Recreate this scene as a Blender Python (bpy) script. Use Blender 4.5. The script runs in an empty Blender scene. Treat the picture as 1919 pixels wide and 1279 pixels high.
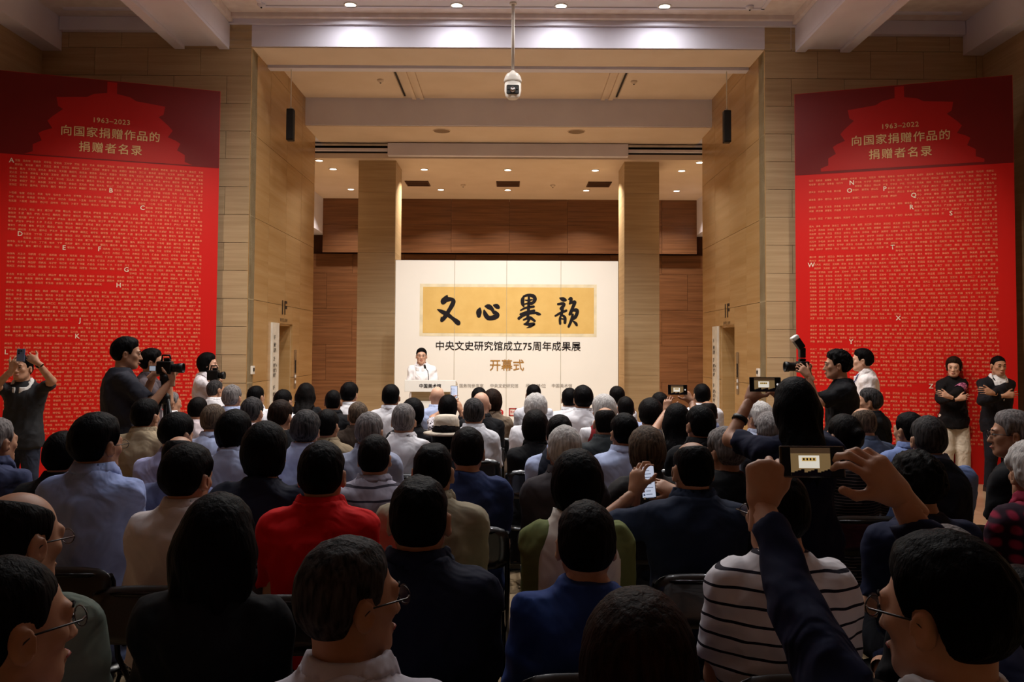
import bpy, math, random
import numpy as np
from mathutils import Matrix, Vector

# ------------------------------------------------------------------ camera, world, exposure
SC = bpy.context.scene
COL = SC.collection
FPX = 1600.0                      # focal length in pixels of the 1919 px wide frame
CAM = Vector((0.0, 0.0, 1.70))
PITCH, ROLL = math.radians(2.2), math.radians(0.3)
PPX, PPY = 957.5, 593.5           # principal point (the photograph is slightly cropped)
_f = Vector((0, math.cos(PITCH), math.sin(PITCH)))
_u0 = Vector((0, -math.sin(PITCH), math.cos(PITCH)))
_r0 = Vector((1, 0, 0))
_r = _r0 * math.cos(ROLL) + _u0 * math.sin(ROLL)
_u = _u0 * math.cos(ROLL) - _r0 * math.sin(ROLL)
cd = bpy.data.cameras.new('camera')
cam = bpy.data.objects.new('camera', cd)
COL.objects.link(cam)
cd.sensor_width = 36.0
cd.lens = FPX / 1919.0 * 36.0
cd.shift_x = (959.5 - PPX) / 1919.0
cd.shift_y = (PPY - 639.5) / 1919.0
cd.clip_start = 0.05
M = Matrix.Identity(4)
for i in range(3):
    M[i][0], M[i][1], M[i][2], M[i][3] = _r[i], _u[i], -_f[i], CAM[i]
cam.matrix_world = M
SC.camera = cam


def at(px, py, Y):
    """world point seen at pixel (px, py) of the 1919x1279 photograph at hall depth Y (metres)"""
    d = _f + _r * ((px - PPX) / FPX) + _u * ((PPY - py) / FPX)
    return CAM + d * ((Y - CAM.y) / d.y)


W = bpy.data.worlds.new('world')
SC.world = W
W.use_nodes = True
W.node_tree.nodes['Background'].inputs[0].default_value = (0.80, 0.85, 1.0, 1)
W.node_tree.nodes['Background'].inputs[1].default_value = 0.02
VS = SC.view_settings
SC.display_settings.display_device = 'sRGB'
VS.view_transform = 'Standard'
VS.look = 'None'
VS.gamma = 1.0
VS.use_curve_mapping = False
VS.exposure = -0.45
SC.cycles.use_denoising = True
SC.cycles.max_bounces = 8
SC.cycles.adaptive_threshold = 0.02
SC.cycles.diffuse_bounces = 6
SC.cycles.sample_clamp_indirect = 4.0

WARM = (1.0, 0.85, 0.68)
NEUT = (1.0, 0.955, 0.90)
COOL = (0.93, 0.95, 1.0)


def spot(name, loc, target, power, angle, col=WARM, blend=0.6, size=0.05):
    l = bpy.data.lights.new(name, 'SPOT')
    l.energy = power
    l.color = col
    l.spot_size = math.radians(angle)
    l.spot_blend = blend
    l.shadow_soft_size = size
    o = bpy.data.objects.new(name, l)
    COL.objects.link(o)
    o.location = loc
    o.rotation_euler = (Vector(target) - Vector(loc)).to_track_quat('-Z', 'Y').to_euler()
    return o


def disc(name, loc, power, col=WARM, size=0.14, spread=165):
    """light of a recessed downlight: an even disc facing straight down"""
    l = bpy.data.lights.new(name, 'AREA')
    l.shape = 'DISK'
    l.size = size
    l.spread = math.radians(spread)
    l.energy = power
    l.color = col
    o = bpy.data.objects.new(name, l)
    COL.objects.link(o)
    o.location = loc
    return o


# hall downlights, four rows, the rear three added to brighten audience and hall (their housings are built with the ceiling; only the front row is in the picture)
HALL_X = (-2.24, -0.77, 0.67, 2.10)
HALL_ROWS = ((11.62, 18, 168), (9.2, 122, 144), (6.8, 30, 115), (4.4, 7, 115))
HALL_DOWN = [(x, y) for y, p, sp in HALL_ROWS for x in HALL_X]
for y, p, sp in HALL_ROWS:
    for x in HALL_X:
        disc('downlight_light', (x, y, 6.438), p, NEUT if y > 8 else COOL, spread=sp)
# recess downlights over the stage
STAGE_DOWN = [(-3.72, 17.65), (-1.82, 17.65), (-0.08, 17.65), (1.74, 17.65), (3.54, 17.65),
              (-3.77, 19.9), (-1.66, 19.9), (-0.09, 19.9), (1.75, 19.9), (3.87, 19.9),
              (-3.83, 16.85), (3.74, 16.85)]
for x, y in STAGE_DOWN:
    disc('stage_downlight_light', (x, y, 5.425), 78, WARM, spread=118)
# picture spots in the hall ceiling: on the stage board and the two name panels
BOARD_SPOTS = [(-2.6, 10.6), (-0.9, 10.6), (0.9, 10.6), (2.6, 10.6)]
BOARD_AIM = [(-1.1, 14.8, 1.3), (-0.5, 14.8, 1.0), (0.5, 14.8, 1.0), (1.1, 14.8, 1.3)]
for (x, y), t in zip(BOARD_SPOTS, BOARD_AIM):
    spot('board_spot_beam', (x, y, 6.2), t, 450, 66, NEUT, 0.9)
PANEL_SPOTS = [(-3.6, 7.6), (3.7, 7.6)]
PANEL_AIM = [(-5.1, 11.3, 2.1), (5.0, 11.3, 2.1)]
for (x, y), t in zip(PANEL_SPOTS, PANEL_AIM):
    spot('panel_spot_beam', (x, y, 6.2), t, 740, 52, WARM, 1.0)

# ------------------------------------------------------------------ helpers
def lin(c):
    return tuple(((v / 255.0) / 12.92 if v / 255.0 <= 0.04045 else ((v / 255.0 + 0.055) / 1.055) ** 2.4) for v in c)


_MATS = {}


def mat(name, rgb, rough=0.6, spec=0.3, metal=0.0, kind=None, rgb2=None, scale=1.0, bump=0.0, emit=0.0, coat=0.0):
    """procedural principled material; kind picks the colour pattern"""
    if name in _MATS:
        return _MATS[name]
    m = bpy.data.materials.new(name)
    m.use_nodes = True
    nt = m.node_tree
    N, L = nt.nodes, nt.links
    b = N['Principled BSDF']
    c1 = lin(rgb)
    c2 = lin(rgb2) if rgb2 else tuple(v * 0.8 for v in c1)
    b.inputs['Roughness'].default_value = rough
    b.inputs['Specular IOR Level'].default_value = spec
    b.inputs['Metallic'].default_value = metal
    b.inputs['Coat Weight'].default_value = coat
    b.inputs['Base Color'].default_value = (*c1, 1)
    if emit:
        b.inputs['Emission Color'].default_value = (*c1, 1)
        b.inputs['Emission Strength'].default_value = emit
    if kind or bump:
        tc = N.new('ShaderNodeTexCoord')
        mp = N.new('ShaderNodeMapping')
        L.new(tc.outputs['Object'], mp.inputs['Vector'])
        fac = None
        if kind in ('noise', 'skin', 'cloth', 'plaster', None):
            n = N.new('ShaderNodeTexNoise')
            n.inputs['Scale'].default_value = 6.0 * scale
            n.inputs['Detail'].default_value = 5
            L.new(mp.outputs[0], n.inputs['Vector'])
            fac = n.outputs['Fac']
        elif kind == 'grain':          # stone with long horizontal veins
            geo = N.new('ShaderNodeNewGeometry')
            oi = N.new('ShaderNodeObjectInfo')
            add = N.new('ShaderNodeVectorMath')
            add.operation = 'ADD'
            mul = N.new('ShaderNodeVectorMath')
            mul.operation = 'SCALE'
            cb = N.new('ShaderNodeCombineXYZ')
            for k in range(3):
                L.new(oi.outputs['Random'], cb.inputs[k])
            L.new(cb.outputs[0], mul.inputs[0])
            mul.inputs['Scale'].default_value = 13.0
            L.new(geo.outputs['Position'], mp.inputs['Vector'])
            mp.inputs['Scale'].default_value = (0.55 * scale, 0.55 * scale, 16.0 * scale)
            L.new(mp.outputs[0], add.inputs[0])
            L.new(mul.outputs[0], add.inputs[1])
            n = N.new('ShaderNodeTexNoise')
            n.inputs['Scale'].default_value = 1.3
            n.inputs['Detail'].default_value = 7
            n.inputs['Roughness'].default_value = 0.62
            n.inputs['Distortion'].default_value = 0.35
            L.new(add.outputs[0], n.inputs['Vector'])
            fac = n.outputs['Fac']
        elif kind == 'stripes':        # horizontal thin stripes (cloth)
            sp = N.new('ShaderNodeSeparateXYZ')
            L.new(mp.outputs[0], sp.inputs[0])
            nz = N.new('ShaderNodeTexNoise')
            nz.inputs['Scale'].default_value = 5
            L.new(tc.outputs['Object'], nz.inputs['Vector'])
            ma = N.new('ShaderNodeMath')
            ma.operation = 'MULTIPLY_ADD'
            L.new(nz.outputs['Fac'], ma.inputs[0])
            ma.inputs[1].default_value = 0.03
            L.new(sp.outputs['Z'], ma.inputs[2])
            mm = N.new('ShaderNodeMath')
            mm.operation = 'MULTIPLY'
            L.new(ma.outputs[0], mm.inputs[0])
            mm.inputs[1].default_value = scale
            fr = N.new('ShaderNodeMath')
            fr.operation = 'FRACT'
            L.new(mm.outputs[0], fr.inputs[0])
            fac = fr.outputs[0]
        elif kind == 'plaid':
            w1 = N.new('ShaderNodeTexWave')
            w1.bands_direction = 'Z'
            w1.inputs['Scale'].default_value = 4.5 * scale
            w1.inputs['Distortion'].default_value = 0.6
            w2 = N.new('ShaderNodeTexWave')
            w2.bands_direction = 'X'
            w2.inputs['Scale'].default_value = 4.5 * scale
            w2.inputs['Distortion'].default_value = 0.6
            L.new(mp.outputs[0], w1.inputs['Vector'])
            L.new(mp.outputs[0], w2.inputs['Vector'])
            ma = N.new('ShaderNodeMath')
            ma.operation = 'MULTIPLY'
            L.new(w1.outputs['Fac'], ma.inputs[0])
            L.new(w2.outputs['Fac'], ma.inputs[1])
            fac = ma.outputs[0]
        elif kind == 'print':          # black and white printed blouse
            v = N.new('ShaderNodeTexVoronoi')
            v.feature = 'DISTANCE_TO_EDGE'
            v.inputs['Scale'].default_value = 45 * scale
            L.new(mp.outputs[0], v.inputs['Vector'])
            fac = v.outputs['Distance']
        elif kind == 'hair':
            mp.inputs['Scale'].default_value = (60, 60, 9)
            n = N.new('ShaderNodeTexNoise')
            n.inputs['Scale'].default_value = 1.6 * scale
            n.inputs['Detail'].default_value = 4
            n.inputs['Distortion'].default_value = 0.4
            L.new(mp.outputs[0], n.inputs['Vector'])
            fac = n.outputs['Fac']
        elif kind == 'relief':         # plaster ornament
            v = N.new('ShaderNodeTexVoronoi')
            v.feature = 'SMOOTH_F1'
            v.inputs['Scale'].default_value = 9 * scale
            L.new(mp.outputs[0], v.inputs['Vector'])
            fac = v.outputs['Distance']
        if kind in ('cloth', 'stripes', 'plaid', 'print'):      # crumpled folds on top of the modelled ones
            nf = N.new('ShaderNodeTexNoise')
            nf.inputs['Scale'].default_value = 5.0
            nf.inputs['Detail'].default_value = 2
            nf.inputs['Distortion'].default_value = 1.4
            L.new(tc.outputs['Object'], nf.inputs['Vector'])
            bf = N.new('ShaderNodeBump')
            bf.inputs['Strength'].default_value = 0.85
            bf.inputs['Distance'].default_value = 0.03
            L.new(nf.outputs['Fac'], bf.inputs['Height'])
            L.new(bf.outputs[0], b.inputs['Normal'])
            bump = 0.0
        cr = N.new('ShaderNodeValToRGB')
        e = cr.color_ramp.elements
        e[0].color = (*c2, 1)
        e[1].color = (*c1, 1)
        if kind == 'stripes':
            cr.color_ramp.interpolation = 'CONSTANT'
            e[0].position, e[1].position = 0.0, 0.17
        elif kind == 'print':
            e[0].position, e[1].position = 0.10, 0.16
        elif kind == 'plaid':
            e[0].position, e[1].position = 0.12, 0.55
        elif kind == 'grain':
            e[0].position, e[1].position = 0.34, 0.66
        else:
            e[0].position, e[1].position = 0.32, 0.68
        L.new(fac, cr.inputs[0])
        if kind:
            L.new(cr.outputs[0], b.inputs['Base Color'])
        if bump:
            bp = N.new('ShaderNodeBump')
            bp.inputs['Strength'].default_value = bump
            bp.inputs['Distance'].default_value = 0.01
            L.new(fac, bp.inputs['Height'])
            L.new(bp.outputs[0], b.inputs['Normal'])
    _MATS[name] = m
    return m


def mesh_np(name, V, F, smooth=True):
    """mesh from float array (n,3) and quad/tri array"""
    me = bpy.data.meshes.new(name)
    V = np.ascontiguousarray(V, dtype=np.float32)
    F = np.ascontiguousarray(F, dtype=np.int32)
    me.vertices.add(len(V))
    me.vertices.foreach_set('co', V.ravel())
    n, k = F.shape
    me.loops.add(n * k)
    me.loops.foreach_set('vertex_index', F.ravel())
    me.polygons.add(n)
    me.polygons.foreach_set('loop_start', np.arange(0, n * k, k, dtype=np.int32))
    if smooth:
        me.polygons.foreach_set('use_smooth', np.ones(n, dtype=bool))
    me.update(calc_edges=True)
    return me


def link(name, me, m=None, parent=None, loc=None, rotz=None):
    o = bpy.data.objects.new(name, me)
    COL.objects.link(o)
    if m is not None and me is not None and not me.materials:
        me.materials.append(m)
    if parent is not None:
        o.parent = parent
    if loc is not None:
        o.location = loc
    if rotz is not None:
        o.rotation_euler = (0, 0, rotz)
    return o


def empty(name, loc=(0, 0, 0), rotz=0.0):
    o = bpy.data.objects.new(name, None)
    COL.objects.link(o)
    o.location = loc
    o.rotation_euler = (0, 0, rotz)
    o.empty_display_size = 0.1
    return o


def tag(o, label=None, cat=None, group=None, kind=None):
    if label:
        o['label'] = label
    if cat:
        o['category'] = cat
    if group:
        o['group'] = group
    if kind:
        o['kind'] = kind
    return o


class MB:
    """collects boxes, bars, tubes and lathes into one mesh"""

    def __init__(s):
        s.v, s.f = [], []

    def box(s, x0, x1, y0, y1, z0, z1, R=None, o=(0, 0, 0)):
        n = len(s.v)
        for x in (x0, x1):
            for y in (y0, y1):
                for z in (z0, z1):
                    p = Vector((x, y, z))
                    if R is not None:
                        p = R @ p
                    s.v.append(tuple(p + Vector(o)))
        for a, b, c, d in ((0, 1, 3, 2), (4, 6, 7, 5), (0, 4, 5, 1), (2, 3, 7, 6), (0, 2, 6, 4), (1, 5, 7, 3)):
            s.f.append((n + a, n + b, n + c, n + d))
        return s

    def tube(s, pts, r, seg=8, r1=None, cap=True):
        pts = [Vector(p) for p in pts]
        n0 = len(s.v)
        m = len(pts)
        prev = None
        for i, p in enumerate(pts):
            if i == 0:
                t = pts[1] - p
            elif i == m - 1:
                t = p - pts[i - 1]
            else:
                t = pts[i + 1] - pts[i - 1]
            t.normalize()
            if prev is None:
                a = Vector((0, 0, 1)) if abs(t.z) < 0.9 else Vector((1, 0, 0))
                x = t.cross(a).normalized()
            else:
                x = (prev - t * prev.dot(t)).normalized()
            prev = x
            y = t.cross(x)
            if isinstance(r, (list, tuple)):
                rr = r[i]
            else:
                rr = r if r1 is None else r + (r1 - r) * i / (m - 1)
            for k in range(seg):
                an = 2 * math.pi * k / seg
                s.v.append(tuple(p + x * (math.cos(an) * rr) + y * (math.sin(an) * rr)))
        for i in range(m - 1):
            for k in range(seg):
                a = n0 + i * seg + k
                b = n0 + i * seg + (k + 1) % seg
                s.f.append((a, b, b + seg, a + seg))
        if cap:
            s.f.append(tuple(n0 + k for k in reversed(range(seg))))
            s.f.append(tuple(n0 + (m - 1) * seg + k for k in range(seg)))
        return s

    def lathe(s, prof, seg=24, o=(0, 0, 0), R=None, ring=False):
        n0 = len(s.v)
        m = len(prof)
        for r, z in prof:
            for k in range(seg):
                an = 2 * math.pi * k / seg
                p = Vector((r * math.cos(an), r * math.sin(an), z))
                if R is not None:
                    p = R @ p
                s.v.append(tuple(p + Vector(o)))
        for i in range(m - 1):
            for k in range(seg):
                a = n0 + i * seg + k
                b = n0 + i * seg + (k + 1) % seg
                s.f.append((a, b, b + seg, a + seg))
        if ring:
            for k in range(seg):
                a, b = n0 + (m - 1) * seg + k, n0 + (m - 1) * seg + (k + 1) % seg
                s.f.append((a, b, n0 + (k + 1) % seg, n0 + k))
            return s
        s.f.append(tuple(n0 + k for k in reversed(range(seg))))
        s.f.append(tuple(n0 + (m - 1) * seg + k for k in range(seg)))
        return s

    def poly(s, pts):
        n = len(s.v)
        s.v += [tuple(p) for p in pts]
        s.f.append(tuple(range(n, n + len(pts))))
        return s

    def mesh(s, name, smooth=False):
        me = bpy.data.meshes.new(name)
        me.from_pydata(s.v, [], s.f)
        if smooth:
            me.polygons.foreach_set('use_smooth', [len(f) == 4 for f in s.f])
        me.update()
        return me

    def build(s, name, m, parent=None, loc=None, smooth=False, rotz=None, bevel=0.0):
        o = link(name, s.mesh(name, smooth), m, parent, loc, rotz)
        if bevel:
            md = o.modifiers.new('bevel', 'BEVEL')
            md.width = bevel
            md.segments = 2
            md.limit_method = 'ANGLE'
        return o


def bx(name, x0, x1, y0, y1, z0, z1, m, parent=None, kind=None, bevel=0.0):
    o = MB().box(x0, x1, y0, y1, z0, z1).build(name, m, parent, bevel=bevel)
    if kind:
        o['kind'] = kind
    return o


_TILE = {}


def tile_mesh(w, d, h, m, edge=0.004):
    """a slab with chamfered edges, centred, w along x, d along y, h along z (shared between alike pieces)"""
    key = (round(w, 3), round(d, 3), round(h, 3), m.name)
    if key in _TILE:
        return _TILE[key]
    mb = MB()
    mb.box(-w / 2, w / 2, -d / 2, d / 2, -h / 2, h / 2)
    me = mb.mesh('tile')
    me.materials.append(m)
    _TILE[key] = me
    return me


def piece(name, w, d, h, loc, m, parent):
    o = bpy.data.objects.new(name, tile_mesh(w, d, h, m))
    COL.objects.link(o)
    o.parent = parent
    o.location = loc
    return o


def cladding(wall, axis, fixed, u0, u1, z0, z1, tw, th, m, name='stone_tile', stagger=True, holes=(), thick=0.03, gap=0.006):
    """running-bond stone slabs on a wall plane: axis 'x' = wall spans x at y=fixed, 'y' = spans y at x=fixed"""
    row = 0
    z = z0
    while z < z1 - 0.02:
        ze = min(z + th, z1)
        u = u0 - (tw / 2 if (stagger and row % 2) else 0)
        while u < u1 - 0.02:
            a, b = max(u, u0), min(u + tw, u1)
            if b - a > 0.03:
                parts = [(a, b, z, ze)]
                for (ha, hb, hz0, hz1) in holes:
                    nxt = []
                    for (pa, pb, pz0, pz1) in parts:
                        if pb <= ha or pa >= hb or pz1 <= hz0 or pz0 >= hz1:
                            nxt.append((pa, pb, pz0, pz1))
                            continue
                        if pa < ha:
                            nxt.append((pa, ha, pz0, pz1))
                        if pb > hb:
                            nxt.append((hb, pb, pz0, pz1))
                        ma, mb_ = max(pa, ha), min(pb, hb)
                        if pz0 < hz0:
                            nxt.append((ma, mb_, pz0, hz0))
                        if pz1 > hz1:
                            nxt.append((ma, mb_, hz1, pz1))
                    parts = nxt
                for (pa, pb, pz0, pz1) in parts:
                    w, h = pb - pa - gap, pz1 - pz0 - gap
                    if w < 0.02 or h < 0.02:
                        continue
                    c, zc = (pa + pb) / 2, (pz0 + pz1) / 2
                    if axis == 'x':
                        piece(name, w, thick, h, (c, fixed, zc), m, wall)
                    else:
                        piece(name, thick, w, h, (fixed, c, zc), m, wall)
            u += tw
        z += th
        row += 1


def text_mesh(name, body, size, m, parent=None, loc=(0, 0, 0), rot=(math.pi / 2, 0, 0), align='CENTER', bold=0.0, res=2, space=1.0, line=1.0, sx=1.0):
    cu = bpy.data.curves.new(name, 'FONT')
    cu.body = body
    cu.size = size
    cu.align_x = align
    cu.resolution_u = res
    cu.offset = bold
    cu.space_character = space
    cu.space_line = line
    cu.fill_mode = 'FRONT'
    o = bpy.data.objects.new(name + '_curve', cu)
    COL.objects.link(o)
    dg = bpy.context.evaluated_depsgraph_get()
    me = bpy.data.meshes.new_from_object(o.evaluated_get(dg))
    bpy.data.objects.remove(o)
    bpy.data.curves.remove(cu)
    me.name = name
    me.materials.clear()
    t = link(name, me, m, parent, loc)
    t.rotation_euler = rot
    t.scale = (sx, 1, 1)
    return t

# ------------------------------------------------------------------ the hall
stone = mat('beige_stone', (190, 167, 132), 0.42, 0.4, kind='grain', rgb2=(172, 148, 113), bump=0.05)
stone2 = mat('honey_marble', (186, 153, 106), 0.22, 0.5, kind='grain', rgb2=(168, 132, 84), scale=0.35, bump=0.02)
grout = mat('pale_grout', (205, 186, 150), 0.8, 0.2, kind='noise', rgb2=(180, 160, 124))
brown = mat('brown_stone', (130, 90, 62), 0.35, 0.4, kind='grain', rgb2=(100, 66, 43), bump=0.03)
browngrout = mat('brown_grout', (70, 42, 26), 0.8, 0.2, kind='noise')
plaster = mat('white_plaster', (224, 225, 244), 0.75, 0.2, kind='plaster', rgb2=(217, 217, 237), scale=0.3)
relief = mat('plaster_relief', (230, 222, 224), 0.75, 0.2, kind='relief', rgb2=(220, 210, 212), bump=0.6)
cream = mat('cream_plaster', (226, 212, 200), 0.8, 0.2, kind='plaster', rgb2=(219, 204, 190), scale=0.3)
floorm = mat('polished_floor_stone', (186, 162, 130), 0.16, 0.5, kind='noise', rgb2=(168, 142, 108), scale=0.25)
floorg = mat('floor_joint', (120, 96, 70), 0.6, 0.3, kind='noise')
dark = mat('dark_metal', (24, 24, 26), 0.5, 0.3, kind='noise')
black = mat('black_plastic', (10, 10, 11), 0.45, 0.3, kind='noise')
whitep = mat('white_plastic', (225, 222, 216), 0.4, 0.4, kind='noise', rgb2=(218, 214, 208))
lampm = mat('lamp_glow', (255, 240, 220), 0.5, emit=9.0)
chrome = mat('chrome', (200, 200, 205), 0.15, 0.5, 1.0, kind='noise', rgb2=(180, 180, 185))

XL, XR = -3.74, 3.62          # sides of the stage opening
YW, YR = 12.1, 16.1           # hall end wall, rear end of the opening's side walls
HX = 6.75                     # half width of the hall
ZB1, ZB2, ZS = 6.03, 5.74, 5.44

# floor
fl = bx('floor', -HX, HX, -3.0, 22.0, -0.12, -0.012, floorg, kind='structure')
T = 1.0
for i in range(-7, 7):
    for j in range(0, 13):
        a, b = max(-HX, i * T), min(HX, (i + 1) * T)
        if b - a > 0.1:
            piece('floor_tile', b - a - 0.005, T - 0.005, 0.02, ((a + b) / 2, j * T + T / 2, -0.01), floorm, fl)
bx('floor_sheet', -HX, HX, -3.0, 0.0, -0.02, 0.0, floorm, fl)
bx('floor_sheet', -HX, HX, 13.0, 22.0, -0.02, 0.0, floorm, fl)

# end walls of the hall either side of the opening
for nm, x0, x1 in (('wall_left', -HX, XL), ('wall_right', XR, HX)):
    w = bx(nm, x0, x1, YW + 0.03, YW + 0.3, 0, 6.45, grout, kind='structure')
    cladding(w, 'x', YW + 0.015, x0, x1, 0, 6.4, 0.76, 0.40, stone)
# side walls of the hall
for nm, s_ in (('wall_side_left', -1), ('wall_side_right', 1)):
    w = bx(nm, min(s_ * HX, s_ * (HX + .3)), max(s_ * HX, s_ * (HX + .3)), -3, YW + 0.3, 0, 6.45, stone, kind='structure')
bx('wall_rear', -HX, HX, -3.3, -3.0, 0, 6.45, stone, kind='structure')

# side walls of the stage opening, with lift doorways
DL = (13.72, 14.62, 0.0, 2.10)
DR = (13.82, 14.80, 0.0, 2.12)
for nm, X, s_, D in (('wall_opening_left', XL, -1, DL), ('wall_opening_right', XR, 1, DR)):
    w = empty(nm, (0, 0, 0))
    w['kind'] = 'structure'
    xa, xb = sorted((X + s_ * 0.03, X + s_ * 0.6))
    mb = MB()
    mb.box(xa, xb, YW + 0.03, D[0], 0, 6.4)
    mb.box(xa, xb, D[1], YR, 0, 6.4)
    mb.box(xa, xb, D[0], D[1], D[3], 6.4)
    xf = X + s_ * 0.60
    mb.box(*sorted((xf, xf + s_ * 0.1)), D[0] - .05, D[1] + .05, 0, 2.4)
    mb.build('wall_core', grout, w)
    cladding(w, 'y', X + s_ * 0.015, YW, YR, 0, 6.35, 1.0, 1.2, stone2, 'marble_slab', False, holes=[D])
    # lining of the doorway
    lin_ = stone2
    piece('doorway_lining', 0.55, 0.03, D[3], (X + s_ * 0.31, D[0] + 0.016, D[3] / 2), lin_, w)
    piece('doorway_lining', 0.55, 0.03, D[3], (X + s_ * 0.31, D[1] - 0.016, D[3] / 2), lin_, w)
    piece('doorway_lining', 0.55, D[1] - D[0] - .06, 0.03, (X + s_ * 0.31, (D[0] + D[1]) / 2, D[3] - 0.016), lin_, w)
    # end face towards the stage
    piece('marble_slab', 0.6, 0.03, 6.3, (X + s_ * 0.31, YR + 0.016, 3.15), stone2, w)
steel = mat('brushed_lift_steel', (150, 160, 176), 0.3, 0.5, 0.6, kind='grain', rgb2=(128, 138, 155), scale=0.6)
stone_door = mat('bronze_lift_door', (150, 126, 92), 0.3, 0.5, 0.3, kind='grain', rgb2=(128, 104, 74), scale=0.6)
for nm, X, s_, D, mm in (('door_1', XL, -1, DL, stone_door), ('door_2', XR, 1, DR, steel)):
    d = empty(nm, (X + s_ * 0.5, (D[0] + D[1]) / 2, 0))
    d['kind'] = 'structure'
    hw = (D[1] - D[0]) / 2 - 0.04
    for q in (-1, 1):
        bx('door_leaf', -0.02, 0.02, min(q * 0.004, q * hw), max(q * 0.004, q * hw), 0.01, D[3] - .06, mm, d)
    bx('threshold', -0.05, 0.05, -hw, hw, 0.0, 0.012, dark, d)

# stage back wall (brown stone): hung upper band over a recessed lower wall
YB = 21.2
wb = bx('wall_back', -HX, HX, YB + 0.35, YB + 0.6, 0, 5.6, browngrout, kind='structure')
cladding(wb, 'x', YB + 0.31, -6.6, 6.6, 0, 4.09, 1.3, 0.9, brown, 'brown_slab', thick=0.05)
cladding(wb, 'x', YB, -2.95, 2.85, 4.09, 5.46, 1.45, 0.70, brown, 'brown_slab', False, thick=0.06)
for xa, xb in ((-4.7, -3.0), (2.85, 4.62)):
    cladding(wb, 'x', YB, xa, xb, 4.09, 5.46, 0.9, 0.70, brown, 'brown_slab', False, thick=0.06)
for s_, X in ((-1, -4.70), (1, 4.62)):
    bx('trim_bulkhead', min(X, X + s_ * 2), max(X, X + s_ * 2), 19.0, YB + .3, 4.57, 5.46, plaster, kind='structure')
for s_ in (-1, 1):
    w = bx('wall_stage_%s' % ('left' if s_ < 0 else 'right'), min(s_ * 6.6, s_ * 6.9), max(s_ * 6.6, s_ * 6.9), YR + .05, YB + .6, 0, 5.6, brown, kind='structure')

# stage pillars clad with stone slabs
for nm, x0, x1 in (('pillar_left', -3.04, -2.30), ('pillar_right', 2.24, 2.93)):
    y0, y1 = 16.84, 17.75
    p = bx('trim_' + nm, x0 + .03, x1 - .03, y0 + .03, y1 - .03, 0, 5.46, grout, kind='structure')
    z = 0.0
    while z < 5.4:
        ze = min(z + 1.2, 5.46)
        h = ze - z - 0.004
        zc = (z + ze) / 2
        for yy in (y0 + .015, y1 - .015):
            piece('pillar_slab', x1 - x0, 0.03, h, ((x0 + x1) / 2, yy, zc), stone, p)
        for xx in (x0 + .015, x1 - .015):
            piece('pillar_slab', 0.03, y1 - y0 - .06, h, (xx, (y0 + y1) / 2, zc), stone, p)
        z += 1.2

# ceiling: coffers and beams
bx('ceiling', -4.06, 4.06, -3, YW, 6.47, 6.6, relief, kind='structure')
bx('ceiling_field', -3.45, 3.45, -2.4, YW - 0.42, 6.455, 6.475, plaster, bpy.data.objects['ceiling'])
bx('ceiling_rib', -3.5, 3.5, YW - 0.43, YW - 0.38, 6.44, 6.475, plaster, bpy.data.objects['ceiling'])
for s_ in (-1, 1):
    bx('ceiling_rib', min(s_ * 3.45, s_ * 3.5), max(s_ * 3.45, s_ * 3.5), -2.4, YW - 0.40, 6.44, 6.475, plaster, bpy.data.objects['ceiling'])
b1 = bx('ceiling_beam_front', -4.06, 4.06, YW, 13.02, ZB1 + 0.0, 6.5, plaster, kind='structure')
bx('cornice', -4.06, 4.06, YW - 0.06, YW - 0.005, 6.34, 6.47, plaster, b1)
bx('cornice', -4.06, 4.06, YW - 0.14, YW - 0.06, 6.41, 6.47, relief, b1)
bx('edge_moulding', XL, XR, 12.9, 13.06, ZB1 - 0.045, ZB1 - 0.004, plaster, b1)
bx('soffit_panel', XL, XR, YW + 0.02, 12.86, ZB1 - 0.014, ZB1 - 0.002, cream, b1)
for nm, s_ in (('left', -1), ('right', 1)):
    b = bx('ceiling_beam_' + nm, min(s_ * 4.06, s_ * 4.85), max(s_ * 4.06, s_ * 4.85), -3, YW, ZB1, 6.5, plaster, kind='structure')
    for xa in (4.06, 4.70):
        bx('beam_moulding', min(s_ * xa, s_ * (xa + .14)), max(s_ * xa, s_ * (xa + .14)), -3, YW - .01, ZB1 - 0.05, ZB1 - 0.003, plaster, b)
    bx('cornice', min(s_ * 4.0, s_ * 4.056), max(s_ * 4.0, s_ * 4.056), -3, YW - .07, 6.36, 6.47, relief, b)
    c = bx('ceiling_%s' % nm, min(s_ * 4.85, s_ * HX), max(s_ * 4.85, s_ * HX), -3, YW, 6.42, 6.5, relief, kind='structure')
    bx('edge_beam', min(s_ * (HX - .28), s_ * HX), max(s_ * (HX - .28), s_ * HX), -3, YW, 5.95, 6.42, plaster, c)
    bx('wall_moulding', min(s_ * 4.86, s_ * (HX - .29)), max(s_ * 4.86, s_ * (HX - .29)), YW - 0.10, YW - 0.005, 6.22, 6.415, plaster, c)
    # ornamental ring ribs in the outer coffers
    bx('ceiling_rib', min(s_ * 5.1, s_ * (HX - .5)), max(s_ * 5.1, s_ * (HX - .5)), YW - 0.42, YW - 0.36, 6.395, 6.42, plaster, c)
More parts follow.
